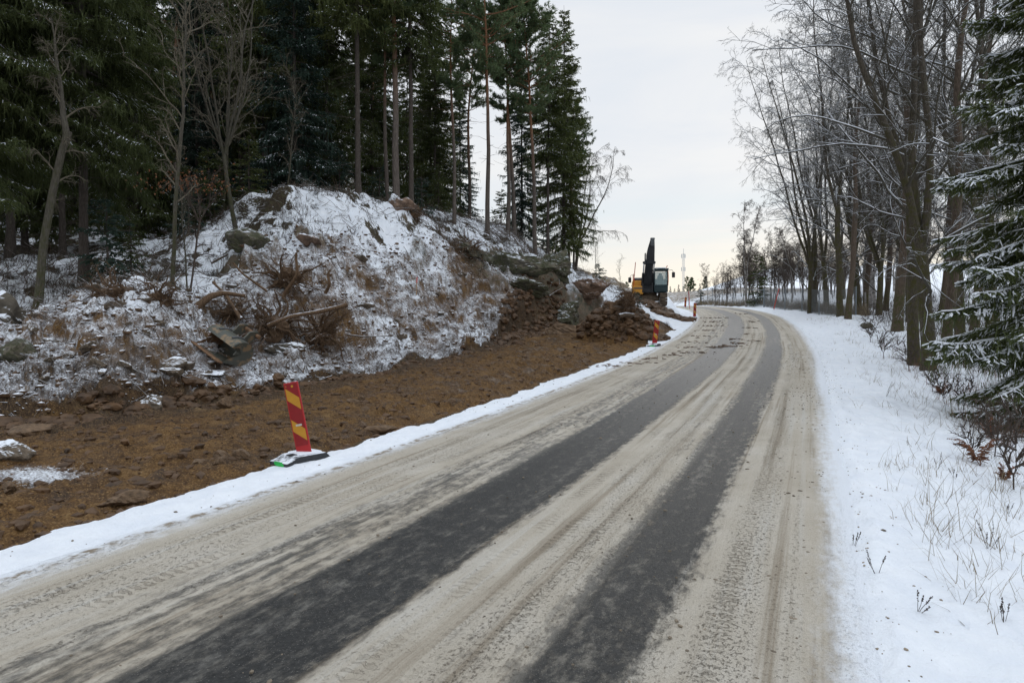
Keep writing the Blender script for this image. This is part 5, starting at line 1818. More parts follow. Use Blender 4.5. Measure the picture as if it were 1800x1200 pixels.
def rock(label, px, Y, size, mat, seed, sink=0.3, rz=0.0, flat=0.65, group=None, name='rock', cat='rock', sq=(1, 1, 1), tilt=0.0):
    o = rock_mesh(seed, 11, flat).build(name, MAT[mat], None, False)
    p = on(px, Y)
    o.location = (p[0], p[1], p[2] + size * flat * (1 - 2 * sink) * sq[2])
    o.rotation_euler = (tilt, 0, rz)
    o.scale = (size * sq[0], size * sq[1], size * sq[2])
    return tag(o, label, cat, group)


ledge('mossy grey-green rock face, the long ledge above the brown cut', 900, 40.6, 1.25, 'rock_moss', 1, 0.1, (1.7, 0.9, 0.95))
ledge('dark mossy rock face stepping down right of the long mossy ledge', 972, 42.6, 1.25, 'rock_moss', 2, -0.3, (1.5, 0.9, 1.15))
ledge('mossy rock knob at the left end of the long mossy ledge', 835, 38.4, 0.75, 'rock_moss', 3, 0.6, (1.3, 0.9, 0.9))
ledge('low dark rock ledge under the snow patch left of the brown cut', 925, 38.9, 0.85, 'rock_moss', 31, 0.3, (1.6, 0.8, 0.8))
ledge('wet dark rock face beneath the lower end of the mossy ledge', 990, 40.6, 0.95, 'rock_moss', 32, -0.2, (1.3, 0.8, 1.0), 0.42)
ledge('broken brown rock face at the back of the dirt cut', 1030, 43.5, 1.0, 'rock_red', 5, -0.4, (1.6, 0.9, 0.9), 0.42)
rock('reddish boulder with a snowy cap on the crest below the pale orange pine', 706, 36.0, 0.72, 'rock_red', 4, 0.30, 0.3, 0.72, name='boulder', cat='boulder', sq=(1.25, 0.9, 1))
rock('boulder wholly capped with snow at the left picture edge', 8, 18.9, 0.95, 'rock_snow', 46, 0.40, 1.5, 0.70, name='boulder', cat='boulder', sq=(1.15, 1, 0.9))
rock('dark clod-like boulder at the left picture edge on the frosted heap', 8, 16.4, 0.5, 'rock_moss', 7, 0.3, 0.5, 0.8, name='boulder', cat='boulder')
rock('dark rock under a snow slab at the top left of the root heap', 432, 26.6, 0.6, 'rock_moss', 8, 0.30, 0.4, 0.8, cat='rock', sq=(1.3, 1, 1))
rock('brown rock half buried in snow on the knoll left of the frosted slope', 546, 28.6, 0.5, 'rock_red', 9, 0.30, 1.4, 0.65, sq=(1.5, 1, 1))
rock('snow-capped rock low on the slope behind the nearest striped board', 500, 21.6, 0.42, 'rock_snow', 10, 0.35, 0.3, 0.6, sq=(1.4, 1, 1))
rock('dark rock at the lip of the cut above the dirt flat', 262, 16.0, 0.33, 'rock', 11, 0.25, 0.8, 0.75)
rock('angular brown rock on the frosted heap left of the bucket', 318, 18.0, 0.30, 'rock', 12, 0.25, 0.1, 0.8, sq=(1.4, 1, 0.8))
rock('small square rock on the frosted heap left of the bucket', 168, 16.4, 0.22, 'rock', 13, 0.25, 0.4, 0.85)
rock('flat snow-topped slab at the foot of the bucket', 362, 18.4, 0.36, 'rock_snow', 14, 0.35, 0.2, 0.35, sq=(1.7, 1, 1))
rock('pale muddy slab at the back of the dirt cut', 992, 37.5, 0.75, 'rock_mud', 15, 0.35, 0.2, 0.6, sq=(1.7, 0.8, 1))
rock('largest muddy boulder of the cluster beside the snowy shoulder', 386, 9.75, 0.155, 'rock_mud', 16, 0.22, 0.7, 0.75)
rock('squat muddy boulder right of the largest one beside the snowy shoulder', 424, 9.65, 0.135, 'rock_mud', 17, 0.25, 0.2, 0.62)
rock('flat muddy stone left of the largest boulder beside the snowy shoulder', 352, 9.5, 0.15, 'rock_mud', 18, 0.30, 1.9, 0.45)
rock('small muddy stone in front of the largest boulder beside the snowy shoulder', 381, 9.35, 0.085, 'rock_mud', 19, 0.30, 0.9, 0.8)
rock('long low muddy rock at the snow edge right of the nearest striped board', 660, 12.3, 0.24, 'rock_mud', 20, 0.3, 0.1, 0.42, sq=(1.6, 0.9, 1))
rock('muddy rock at the snow edge below the ice patch', 214, 7.75, 0.19, 'rock_mud', 21, 0.3, 0.4, 0.5, sq=(1.3, 0.9, 1))
rock('pale rock at the left picture edge on the dirt flat', 10, 10.2, 0.28, 'rock', 22, 0.35, 0.5, 0.6)
rock('muddy rock standing in the dark soil under the cut', 396, 16.3, 0.2, 'rock_mud', 23, 0.25, 0.5, 0.9)
rock('half buried muddy rock against the cut at the left', 48, 13.4, 0.36, 'rock_mud', 24, 0.35, 0.5, 0.55)
rock('mossy black rock on the verge below the wood', 1526, 38.0, 0.30, 'rock_moss', 25, 0.3, 0.2, 0.7)
RK = [rock_mesh(700 + k, 9, 0.65, 0.14).mesh('rock', [MAT['rock']]) for k in range(4)]
RKM = [rock_mesh(720 + k, 9, 0.6, 0.14).mesh('rock', [MAT['rock_mud']]) for k in range(3)]
for k in range(90):
    px = RNG.uniform(0, 860)
    toe = np.interp(at(px, 600, 20)[0] / 20 * 20, _toe[:, 0], _toe[:, 1])
    Y = None
    for _ in range(40):
        Yt = RNG.uniform(14.5, 36)
        x = at(px, 560, Yt)[0]
        if 0.5 < Yt - np.interp(x, _toe[:, 0], _toe[:, 1]) and Yt < np.interp(x, _dust[:, 0], _dust[:, 1]) + 0.5:
            Y = Yt
            break
    if Y is None:
        continue
    o = link('rock', RK[k % 4])
    sz = 0.07 + 0.20 * RNG.random() ** 2.2
    o.location = (x, Y, gz(x, Y) + sz * 0.25)
    o.rotation_euler = (RNG.uniform(-.3, .3), RNG.uniform(-.3, .3), RNG.uniform(0, 6))
    o.scale = (sz * RNG.uniform(0.9, 1.5), sz, sz)
    tag(o, 'loose stone scattered over the frosted soil bank', 'stone', 'loose stones on the frosted bank')
for k in range(45):
    t_, s_ = -4.2 - 4.5 * RNG.random(), RNG.uniform(4, 34)
    q = np.argmin(np.abs(CS - s_))
    x, Y = CXY[q] + CNOR[q] * t_
    if Y > np.interp(x, _toe[:, 0], _toe[:, 1]) - 0.2:
        continue
    o = link('rock', RKM[k % 3])
    sz = 0.04 + 0.10 * RNG.random() ** 2
    o.location = (x, Y, gz(x, Y) + sz * 0.2)
    o.rotation_euler = (RNG.uniform(-.3, .3), RNG.uniform(-.3, .3), RNG.uniform(0, 6))
    o.scale = (sz * RNG.uniform(0.9, 1.6), sz, sz)
    tag(o, 'loose muddy stone lying on the brown dirt flat', 'stone', 'muddy stones on the dirt flat')


def lumps(name, X, Y, size, mat, squash=0.6, lift=0.15, sub=ICO1, seed=5):
    """uncountable clods as one object"""
    g = np.random.default_rng(seed)
    V0, F0 = sub
    n = len(X)
    Z = terrain(X, Y)
    st, tt, zr = road_st(X, Y)
    Z = np.where(np.abs(tt) < 3.05, zr + 0.015, Z)
    a = g.uniform(0, 6.28, n)
    c, s = np.cos(a), np.sin(a)
    V = V0[None] * (1 + 0.45 * (g.random((n, len(V0), 1)) - 0.5))
    sx, sy = size * g.uniform(0.8, 1.6, n), size * g.uniform(0.7, 1.1, n)
    vx, vy, vz = V[..., 0] * sx[:, None], V[..., 1] * sy[:, None], V[..., 2] * (size * squash)[:, None]
    P = np.stack([X[:, None] + vx * c[:, None] - vy * s[:, None], Y[:, None] + vx * s[:, None] + vy * c[:, None], Z[:, None] + vz + (size * lift)[:, None]], -1)
    F = (F0[None] + (np.arange(n) * len(V0))[:, None, None]).reshape(-1, 3)
    mb = MB()
    mb.add(P.reshape(-1, 3), None, F)
    o = mb.build(name, mat, None, False)
    return tag(o, kind='stuff')


def scatter(n, px0, px1, y0, y1, test, seed):
    g = np.random.default_rng(seed)
    X, Yv = [], []
    while sum(len(q) for q in X) < n:
        px = g.uniform(px0, px1, 4000)
        Y = g.uniform(y0, y1, 4000)
        x = (px - 900) / 1200 * Y
        k = test(x, Y)
        X.append(x[k])
        Yv.append(Y[k])
    return np.concatenate(X)[:n], np.concatenate(Yv)[:n]


def in_dust(x, Y):
    return (Y - np.interp(x, _toe[:, 0], _toe[:, 1]) > 0.3) & (Y < np.interp(x, _dust[:, 0], _dust[:, 1]) + 0.8) & (x < 1.5)


def in_flat(x, Y):
    s, t, z = road_st(x, Y)
    return (Y - np.interp(x, _toe[:, 0], _toe[:, 1]) < 0.3) & (t < -3.8) & (x < 4) & (t > -14)


X_, Y_ = scatter(4500, -30, 900, 14, 40, in_dust, 31)
lumps('soil_clods', X_, Y_, 0.02 + 0.085 * np.random.default_rng(1).random(4500) ** 4, MAT['clod'], 0.7, 0.1, seed=6)
X_, Y_ = scatter(4200, -60, 1050, 6, 40, in_flat, 32)
lumps('mud_clods', X_, Y_, 0.012 + 0.085 * np.random.default_rng(2).random(4200) ** 5, MAT['wetclod'], 0.75, -0.05, seed=7)
g_ = np.random.default_rng(33)
n_ = 1100
a_, r_ = g_.uniform(0, 6.28, n_), np.sqrt(g_.random(n_))
lumps('mound_clods', MOUND[0] + 2.3 * r_ * np.cos(a_), MOUND[1] + 1.8 * r_ * np.sin(a_), 0.03 + 0.22 * g_.random(n_) ** 3, MAT['wetclod'], 0.75, 0.1, ICO2, seed=8)


g_ = np.random.default_rng(34)
n_ = 620
cx_ = np.concatenate([g_.uniform(-13, 0, 420), g_.uniform(-13, -6.5, 200)])
cy_ = np.interp(cx_, _toe[:, 0], _toe[:, 1]) - np.abs(g_.normal(0, 0.7, n_)) + 0.35
lumps('mud_lumps', cx_, cy_, 0.035 + 0.19 * g_.random(n_) ** 3, MAT['wetclod'], 0.62, -0.02, ICO2, seed=14)
g_ = np.random.default_rng(35)
n_ = 1000
cx_ = g_.uniform(-0.6, 3.4, n_)
cy_ = np.interp(cx_, _toe[:, 0], _toe[:, 1]) + g_.normal(0.3, 1.3, n_)
lumps('cut_clods', cx_, cy_, 0.03 + 0.20 * g_.random(n_) ** 3.5, MAT['wetclod'], 0.8, 0.0, ICO2, seed=12)


def inv_road(px, py):
    v = ray(px, py)
    yy = np.linspace(2, 110, 5000)
    gg = EYE + v[2] * yy - road_z(yy)
    i = np.where((gg[:-1] > 0) & (gg[1:] <= 0))[0]
    return v[0] * yy[i[0]], yy[i[0]]


MX, MY, MS = [], [], []
for px, py, n, w in ((1215, 619, 40, 1.2), (1185, 623, 26, 0.8), (1130, 636, 30, 0.9), (1075, 641, 40, 1.0), (1275, 608, 60, 0.8), (1300, 604, 40, 0.7), (1262, 610, 40, 0.6), (1290, 596, 20, 0.5), (1318, 600, 20, 0.4), (1235, 590, 36, 1.0),
                     (1245, 580, 40, 1.0), (1250, 572, 40, 1.1), (1254, 565, 40, 1.0), (1257, 558, 50, 1.4), (1319, 566, 26, 0.8), (1316, 577, 22, 0.6), (1311, 588, 20, 0.6), (1222, 601, 36, 1.0), (1208, 610, 30, 1.0), (1310, 552, 20, 1.0), (1150, 628, 26, 0.9)):
    x, y = inv_road(px, py)
    MX.append(x + g_.normal(0, w * 0.34, n))
    MY.append(y + g_.normal(0, 0.12 + 0.006 * y, n))
    MS.append(0.02 + 0.085 * g_.random(n) ** 2.4)
lumps('mud_on_road', np.concatenate(MX), np.concatenate(MY), np.concatenate(MS), MAT['wetclod'], 0.28, 0.05, seed=9)
# crumbs of dirt and ice on the road and its white edges
n_ = 2600
s_ = g_.uniform(2.0, 30, n_) ** 1.0
t_ = np.where(g_.random(n_) < 0.5, g_.normal(2.6, 0.25, n_), g_.uniform(-3.6, 3.6, n_))
cx_, cy_ = np.interp(s_, CS, CXY[:, 0]), np.interp(s_, CS, CXY[:, 1])
nx_, ny_ = np.interp(s_, CS, CNOR[:, 0]), np.interp(s_, CS, CNOR[:, 1])
lumps('grit_on_road', cx_ + nx_ * t_, cy_ + ny_ * t_, 0.004 + 0.016 * g_.random(n_) ** 3, material('sanded_ice_crumbs', m_simple((0.16, 0.13, 0.095), 0.85, 0.6, 3)), 0.6, 0.1, seed=10)
n_ = 2600
s_ = g_.uniform(2.5, 45, n_)
t_ = 3.22 + 0.10 * fbm(s_ * 0.5, s_ * 0 + 3.0, 1.0, 3, 4) + g_.normal(0, 1.0, n_) * np.where(g_.random(n_) < 0.5, 0.05, 0.32)
cx_, cy_ = np.interp(s_, CS, CXY[:, 0]), np.interp(s_, CS, CXY[:, 1])
nx_, ny_ = np.interp(s_, CS, CNOR[:, 0]), np.interp(s_, CS, CNOR[:, 1])
lumps('ploughed_crumbs', cx_ + nx_ * t_, cy_ + ny_ * t_, 0.003 + 0.011 * g_.random(n_) ** 3, material('dirty_snow_crumbs', m_simple((0.22, 0.18, 0.135), 0.85, 0.5, 2)), 0.6, 0.1, seed=13)
# soil spilled from the excavator down the snowy shoulder
n_ = 700
u_ = g_.random(n_)
p0_, p1_ = at(1118, 523, 51.0), at(1200, 550, 47.5)
lumps('spilled_soil', p0_[0] + (p1_[0] - p0_[0]) * u_ + g_.normal(0, 0.5, n_), p0_[1] + (p1_[1] - p0_[1]) * u_ + g_.normal(0, 0.5, n_), 0.06 + 0.30 * g_.random(n_) ** 2.5, MAT['wetclod'], 0.7, 0.15, ICO2, seed=11)


# ------------------------------------------------------------------ root wads, logs, sticks
def root_wad(label, px, Y, size, seed, dz=0.2):
    g = np.random.default_rng(seed)
    p = on(px, Y)
    root = thing('root_wad', label, 'root wad', (p[0], p[1], p[2] + dz), 0, 'uprooted stumps heaped on the bank')
    cb = MB()
    V = rock_verts(g, ICO4[0], 8, 0.75, 0.35) * size * 0.55
    cb.add(V, None, ICO4[1])
    cb.build('stump', MAT['root'], root, False)
    n = 46
    d = unit(g.normal(size=(n, 3)) * np.array([1, 1, 0.75]))
    P, Rr = grow(d * size * 0.35, d, size * g.uniform(0.6, 1.7, n), size * g.uniform(0.02, 0.07, n), 8, g, 0.30, (0, -0.03, -0.03), 0.25)
    rm = MB()
    rm.tubes(P, Rr, 6, 0)
    a = sprout(P, Rr, 6, g, 0.15, 1.0, (0.5, 1.2), 0.45, 0.5, np.full(n, size * 1.2), 0.006)
    P2, R2 = grow(*a, 5, g, 0.32, (0, 0, -0.05), 0.35)
    rm.tubes(P2, R2, 4, 0)
    a = sprout(P2, R2, 3, g, 0.2, 1.0, (0.5, 1.2), 0.6, 0.6, np.full(len(P2), size * 0.5), 0.004)
    rm.tubes(*grow(*a, 3, g, 0.3, (0, 0, -0.06), 0.4), 3, 0)
    rm.build('roots', MAT['root'], root, True)
    return root


root_wad('tangled brown root wad in the middle of the root heap, above the bucket', 475, 22.0, 1.0, 801, 0.35)
root_wad('low root wad with long roots at the right end of the root heap', 560, 23.3, 0.95, 802, 0.30)
root_wad('dark earthy root wad at the top of the root heap', 500, 24.2, 0.85, 803, 0.30)
root_wad('small root wad at the left end of the root heap by the bent log', 405, 21.9, 0.6, 804, 0.35)
root_wad('earthy root clump on the crest of the frosted heap', 205, 19.2, 0.62, 805, 0.05)
root_wad('dark root clump under the crest right of the slender sapling', 280, 19.4, 0.55, 806, 0.0)
root_wad('twisted snowy stump on the crest right of the reddish boulder', 728, 36.4, 0.5, 807, 0.1)
root_wad('torn brown root mat on the dark patch of the knoll', 820, 37.8, 0.9, 808, 0.0)
root_wad('broken roots sticking out of the soil mound', 1105, 32.4, 0.5, 809, 0.9)


def log(label, pts, r0, r1, seed, cat='log', name='log', mat='log'):
    """pts: (picture x, picture y, metres ahead)"""
    g = np.random.default_rng(seed)
    C = np.array([at(*q) for q in pts])
    u = np.linspace(0, len(C) - 1, 14)
    P = np.stack([np.interp(u, np.arange(len(C)), C[:, k]) for k in range(3)], 1)
    P[1:-1] = P[1:-1] * 0.5 + (P[2:] + P[:-2]) * 0.25
    o0 = P[0].copy()
    mb = MB()
    rad = np.linspace(r0, r1, 14) * g.uniform(0.92, 1.08, 14)
    mb.tubes(P - o0, rad, 8, 0, cap=True)
    o = mb.build(name, MAT[mat], None, True)
    o.location = o0
    return tag(o, label, cat)


log('thick bent brown log poking out at the left of the root heap', [(346, 540, 21.3), (370, 520, 21.4), (392, 514, 21.7), (430, 520, 22.2)], 0.13, 0.06, 1)
log('long pale root log lying across the root heap towards the right', [(470, 572, 21.2), (510, 556, 21.3), (560, 548, 22.0), (610, 536, 22.6)], 0.055, 0.075, 2)
log('curved branch standing upright from the middle of the root heap', [(498, 520, 22.8), (512, 500, 22.6), (524, 480, 22.4), (520, 455, 22.4), (521, 444, 22.4)], 0.07, 0.035, 3, 'branch', 'branch')
log('thin forked branch standing at the right of the root heap', [(572, 515, 23.6), (580, 500, 23.4), (576, 484, 23.4), (580, 474, 23.4)], 0.06, 0.035, 4, 'branch', 'branch')
log('slanting branch rising over the top of the root heap', [(410, 462, 23.4), (425, 480, 23.2), (450, 498, 23.2), (470, 512, 23.2)], 0.03, 0.05, 5, 'branch', 'branch')
log('slim branch slanting over the left of the root heap', [(375, 496, 22.2), (395, 515, 21.8), (410, 540, 21.6), (424, 560, 21.4)], 0.05, 0.06, 6, 'branch', 'branch')
log('pale stick propped on the frosted soil below the bucket', [(103, 702, 15.9), (120, 680, 16.1), (138, 658, 16.3)], 0.03, 0.025, 7, 'stick', 'branch', 'stick')
log('long thin stick lying level right of the root heap', [(610, 588, 24.2), (640, 592, 24.6), (690, 590, 25.5)], 0.03, 0.015, 8, 'stick', 'branch', 'stick')
log('fallen snowy branch sloping down the hollow left of the root heap', [(372, 462, 26.5), (398, 448, 27.0), (425, 434, 27.6)], 0.05, 0.03, 9, 'branch', 'branch', 'stick')
log('grey snowy log on top of the soil mound', [(1088, 556, 32.2), (1100, 553, 32.3), (1114, 555, 32.4)], 0.13, 0.11, 10, 'log', 'log', 'stick')
log('pale branch lying on the snow under the mossy ledge', [(990, 506, 41.2), (978, 512, 41), (966, 520, 40.6)], 0.04, 0.03, 11, 'branch', 'branch', 'stick')


def sticks(name, X, Y, L, r, mat, seed, flat=0.35):
    g = np.random.default_rng(seed)
    n = len(X)
    Z = terrain(X, Y)
    a = g.uniform(0, 6.28, n)
    d = np.stack([np.cos(a), np.sin(a), g.normal(0, flat, n)], 1)
    # lay them along the slope
    dx = (terrain(X + 0.3, Y) - Z) / 0.3
    dy = (terrain(X, Y + 0.3) - Z) / 0.3
    d[:, 2] += (d[:, 0] * dx + d[:, 1] * dy) * 0.9
    P, Rr = grow(np.stack([X, Y, Z + 0.03], 1) - unit(d) * (L * 0.4)[:, None], d, L, r, 4, g, 0.14, (0, 0, 0), 0.4)
    mb = MB()
    mb.tubes(P, Rr, 4, 0)
    q = sprout(P, Rr, 2, g, 0.3, 1.0, (0.4, 0.9), 0.5, 0.6, L, 0.003)
    mb.tubes(*grow(*q, 3, g, 0.2, (0, 0, 0.02), 0.4), 3, 0)
    return tag(mb.build(name, mat, None, True), kind='stuff')


X_, Y_ = scatter(2200, -30, 900, 14, 40, in_dust, 41)
g_ = np.random.default_rng(42)
sticks('twig_litter', X_, Y_, g_.uniform(0.12, 0.8, 2200), g_.uniform(0.005, 0.017, 2200), MAT['stick'], 43)


def on_knoll(x, Y):
    k = np.interp(x, _dust[:, 0], _dust[:, 1])
    return (Y > k + 0.5) & (Y < k + 14) & (x < 12) & (Y < 58)


X_, Y_ = scatter(4200, -20, 1100, 19, 58, on_knoll, 44)
sticks('brushwood', X_, Y_, 0.2 + 1.6 * g_.random(4200) ** 2, g_.uniform(0.005, 0.017, 4200), MAT['stick'], 45, 0.7)
# heaped felling brush right of the torn patch
n_ = 420
sticks('felling_brush', at(905, 440, 45)[0] + g_.normal(0, 1.7, n_), 45 + g_.normal(0, 1.6, n_), g_.uniform(0.8, 2.4, n_), g_.uniform(0.008, 0.02, n_), MAT['stick'], 46, 0.45)
n_ = 260
sticks('torn_roots', at(815, 430, 37.3)[0] + g_.normal(0, 1.1, n_), 37.3 + g_.normal(0, 1.0, n_), g_.uniform(0.4, 1.3, n_), g_.uniform(0.006, 0.018, n_), MAT['root'], 47, 0.5)

# ------------------------------------------------------------------ heather and scrub poking through the snow on knoll and forest floor
def scrub(name, X, Y, hmin, hmax, mat, seed, k=7, w=0.004, lean=0.35):
    g = np.random.default_rng(seed)
    Z = terrain(X, Y)
    b = np.repeat(np.arange(len(X)), k)
    M = len(b)
    h = g.uniform(hmin, hmax, M)
    p0 = np.stack([X[b] + g.normal(0, 0.06, M), Y[b] + g.normal(0, 0.06, M), Z[b] - 0.03], 1)
    d = unit(np.stack([g.normal(0, lean, M), g.normal(0, lean, M), np.ones(M)], 1))
    p1 = p0 + d * (h * 0.6)[:, None]
    d2 = unit(d + g.normal(size=(M, 3)) * 0.35)
    p2 = p1 + d2 * (h * 0.5)[:, None]
    a = g.uniform(0, 3.14, M)
    sd = np.stack([np.cos(a), np.sin(a), np.zeros(M)], 1)
    mb = MB()
    ww = g.uniform(0.6, 1.4, M) * w
    mb.blades(p0, p1, sd, ww, ww * 0.8)
    mb.blades(p1, p2, sd, ww * 0.8, ww * 0.25)
    return tag(mb.build(name, mat, None, False), kind='stuff')


MAT['heather'] = material('dark_heather', m_simple((0.050, 0.038, 0.026), 0.85, 0.5, 3))
X_, Y_ = scatter(8000, -60, 1100, 19, 58, on_knoll, 51)
kp = fbm(X_, Y_, 0.55, 4, 52) > 0.10
scrub('heather', X_[kp], Y_[kp], 0.10, 0.40, MAT['heather'], 53, 8, 0.006)


def on_verge(x, Y):
    s, t, z = road_st(x, Y)
    return (t > 3.7) & (t < 13)


X_, Y_ = scatter(5200, 1300, 1950, 4, 46, on_verge, 54)
s__, t__, z__ = road_st(X_, Y_)
kp = (np.random.default_rng(55).random(len(X_)) < np.clip((t__ - 3.6) / 4.0, 0.05, 1) * np.clip(0.55 + 1.5 * fbm(X_, Y_, 0.5, 3, 56), 0.05, 1))
scrub('dry_grass', X_[kp], Y_[kp], 0.06, 0.32, MAT['drygrass'], 57, 5, 0.0032, 0.65)
X_, Y_ = scatter(420, 1480, 1880, 9.5, 30, lambda x, Y: (road_st(x, Y)[1] > 5.6) & (road_st(x, Y)[1] < 11), 65)
scrub('brown_weeds', X_, Y_, 0.12, 0.55, MAT['fern'], 66, 5, 0.0035)
X_, Y_ = scatter(90, 1480, 1800, 4.2, 9, on_verge, 58)
scrub('grass_stems', X_, Y_, 0.12, 0.42, MAT['drygrass'], 59, 4, 0.0020, 0.55)


# ------------------------------------------------------------------ dead weeds, ferns and shrubs on the verge
def weed(label, px, Y, h, seed, heads=True):
    g = np.random.default_rng(seed)
    root = thing('dead_weed', label, 'weed', on(px, Y))
    n = int(g.integers(2, 5))
    d = np.stack([g.normal(0, 0.30, n), g.normal(0, 0.30, n), np.ones(n)], 1)
    P, Rr = grow(np.zeros((n, 3)) + np.array([0, 0, -0.04]), d, h * g.uniform(0.6, 1.1, n), np.full(n, 0.0028), 6, g, 0.10, (0, 0, 0.02), 0.5)
    mb = MB()
    mb.tubes(P, Rr, 4, 0)
    mb.build('stem', MAT['weed'], root, True)
    if heads:
        for k in range(n):
            hb = MB()
            m = 30
            u = g.uniform(0.62, 1.0, m)
            f = u * 5.99
            i = f.astype(int)
            p = P[k, i] * (1 - (f - i))[:, None] + P[k, np.minimum(i + 1, 6)] * (f - i)[:, None]
            dd = unit(g.normal(size=(m, 3)))
            hb.blades(p, p + dd * 0.009, unit(np.cross(dd, g.normal(size=(m, 3)))), 0.0035, 0.002)
            hb.build('seed_head', MAT['weed'], root, False)
    return root


for i, (px, Y, h, lab) in enumerate(((1505, 5.9, 0.34, 'dark dead weed with seed heads at the edge of the near verge'), (1548, 5.2, 0.40, 'tall dark dead weed in the middle of the near snowy verge'),
                                     (1620, 4.6, 0.30, 'dark curled weed lowest on the near snowy verge'), (1775, 4.5, 0.30, 'dark weed near the lower right picture corner'), (1745, 5.9, 0.42, 'bent dead weed in the grass tuft of the near verge'),
                                     (1778, 7.4, 0.22, 'short dark weed by the right picture edge'), (1653, 8.9, 0.34, 'pair of straight dead stems on the middle of the verge'), (1683, 8.4, 0.26, 'short dead stem on the middle of the verge'),
                                     (1560, 15, 0.55, 'tall dead weed near the rut on the farther verge'))):
    weed(lab, px, Y, h * 0.72, 900 + i)


def fern(label, px, Y, h, seed):
    g = np.random.default_rng(seed)
    root = thing('dead_fern', label, 'fern', on(px, Y))
    n = 7
    a = g.uniform(0, 6.28, n)
    d = np.stack([0.55 * np.cos(a), 0.55 * np.sin(a), np.ones(n)], 1)
    P, Rr = grow(np.zeros((n, 3)), d, h * g.uniform(0.6, 1.2, n), np.full(n, 0.004), 7, g, 0.08, lambda t: np.array([0, 0, 0.05 - 0.5 * t]), 0.4)
    mb = MB()
    mb.tubes(P, Rr, 4, 0)
    mb.build('stem', MAT['fern'], root, True)
    lb = MB()
    for k in range(n):
        for i in range(2, 8):
            for s in (-1, 1):
                for q in range(3):
                    p0 = P[k, i] - (P[k, i] - P[k, i - 1]) * q / 3
                    t = unit((P[k, i] - P[k, i - 1])[None])[0]
                    sd = np.cross(t, [0, 0, 1.0])
                    dv = unit((sd * s + t * 0.4 + np.array([0, 0, -0.35]) + g.normal(size=3) * 0.2)[None])[0]
                    l = h * 0.26 * (1 - i / 9)
                    lb.blades([p0], [p0 + dv * l], [unit(np.cross(dv, g.normal(size=3))[None])[0]], 0.012, 0.004)
    lb.build('frond', MAT['fern'], root, False)
    return root


fern('brown withered fern hanging beside a thin upright stem on the verge', 1728, 9.4, 0.50, 950)
fern('curled brown fern low in the snow near the right picture edge', 1772, 8.9, 0.26, 951)
fern('brown fern among twigs below the snowy spruce', 1745, 11.5, 0.40, 952)
fern('brown fern at the foot of the forked mossy tree', 1655, 17.0, 0.40, 953)
SH = bare_tree('bare_shrub', 960, H=1.5, r0=0.012, fork=0.25, leaders=5, spread=0.5, limbs=5, mats=('twig_bare', 'twig_bare'), twigs=(3, 2, 0), limb_len=0.45, low_limbs=0, rt=0.0019)
for i, (px, Y, sc, lab) in enumerate(((1718, 9.6, 0.5, 'thin bare twigs standing beside the withered fern'), (1790, 8.4, 0.8, 'bare twiggy stems at the right picture edge'), (1695, 14.5, 0.6, 'bare shrub under the lowest boughs of the snowy spruce'),
                                      (1640, 17.5, 0.65, 'twiggy shrub between the verge and the forked mossy tree'), (1600, 20.5, 0.8, 'low bare shrub left of the forked mossy tree'), (1665, 15.5, 0.6, 'brownish shrub just left of the snowy spruce'),
                                      (1555, 24, 0.8, 'low twiggy shrub on the verge below the lone brown trunk'), (1750, 10.2, 0.7, 'bare stems leaning over the snow behind the withered fern'), (1530, 30, 0.9, 'low shrub near the black mossy rock'))):
    SH.place(on(px, Y), i * 1.3, sc, lab)['category'] = 'shrub'

# ------------------------------------------------------------------ the snow-laden spruce at the right picture edge
NS = spruce('snowy_spruce', 970, H=13.5, base=0.35, rmax=2.05, r0=0.17, snow=0.16, dens=1.0, mat='spruce', droop=0.30, hang=3.2, dead=False, whorl=0.36, fine=0.42, heavy=True, spray=55)
NS.place(on(1858, 12.6), 0.4, 1.0, 'big snow-laden spruce with drooping boughs filling the right picture edge')['category'] = 'tree'
NS.place(on(1990, 16.5), 2.0, 0.95, 'second snowy spruce just beyond the picture edge behind the big one')['category'] = 'tree'
log('dark fallen trunk lying under the snowy spruce', [(1740, 705, 13.4), (1780, 715, 13.0), (1830, 722, 12.7)], 0.10, 0.12, 12)

# ------------------------------------------------------------------ slim birches, saplings, far trees
SB = bare_tree('slim_birch', 980, H=11, r0=0.10, fork=2.0, leaders=2, spread=0.06, limbs=22, mats=('birch_bark', 'twig_bare'), twigs=(5, 5, 2), limb_len=0.26, low_limbs=0, droop=0.10, rt=0.010)
SB.place(on(1312, 71.0), 0.3, 1.15, 'slim birch with a fine rounded crown beyond the fence gate')['category'] = 'tree'
SB.place(on(1244, 92.0), 1.3, 0.50, 'small lone birch left of the sapling group on the far slope')['category'] = 'tree'
SB.place(on(1392, 74.0), 2.3, 0.80, 'slim bare tree behind the red snow pole')['category'] = 'tree'
SB.place(on(1355, 78.0), 4.0, 0.85, 'slim bare tree just right of the dark young pine')['category'] = 'tree'
SAPL = bare_tree('thin_sapling', 981, H=6, r0=0.045, fork=1.0, leaders=3, spread=0.16, limbs=9, mats=('twig_bare', 'twig_bare'), twigs=(4, 4, 0), limb_len=0.30, low_limbs=0, rt=0.009)
for k in range(90):
    px, Y = RNG.uniform(1255, 1500), RNG.uniform(74, 98)
    SAPL.place(on(px, Y), RNG.uniform(0, 6.28), RNG.uniform(0.8, 1.3) * (0.65 if px < 1300 else 1.0), 'thin bare sapling in the thicket beyond the fence', 'saplings in the thicket beyond the fence')['category'] = 'sapling'
for k in range(28):
    px, Y = RNG.uniform(1500, 1960), RNG.uniform(36, 90)
    SB.place(on(px, Y), RNG.uniform(0, 6.28), RNG.uniform(0.8, 1.5), 'thin bare trunk in the crowded wood behind the right-hand verge', 'thin trunks in the wood on the right')['category'] = 'tree'
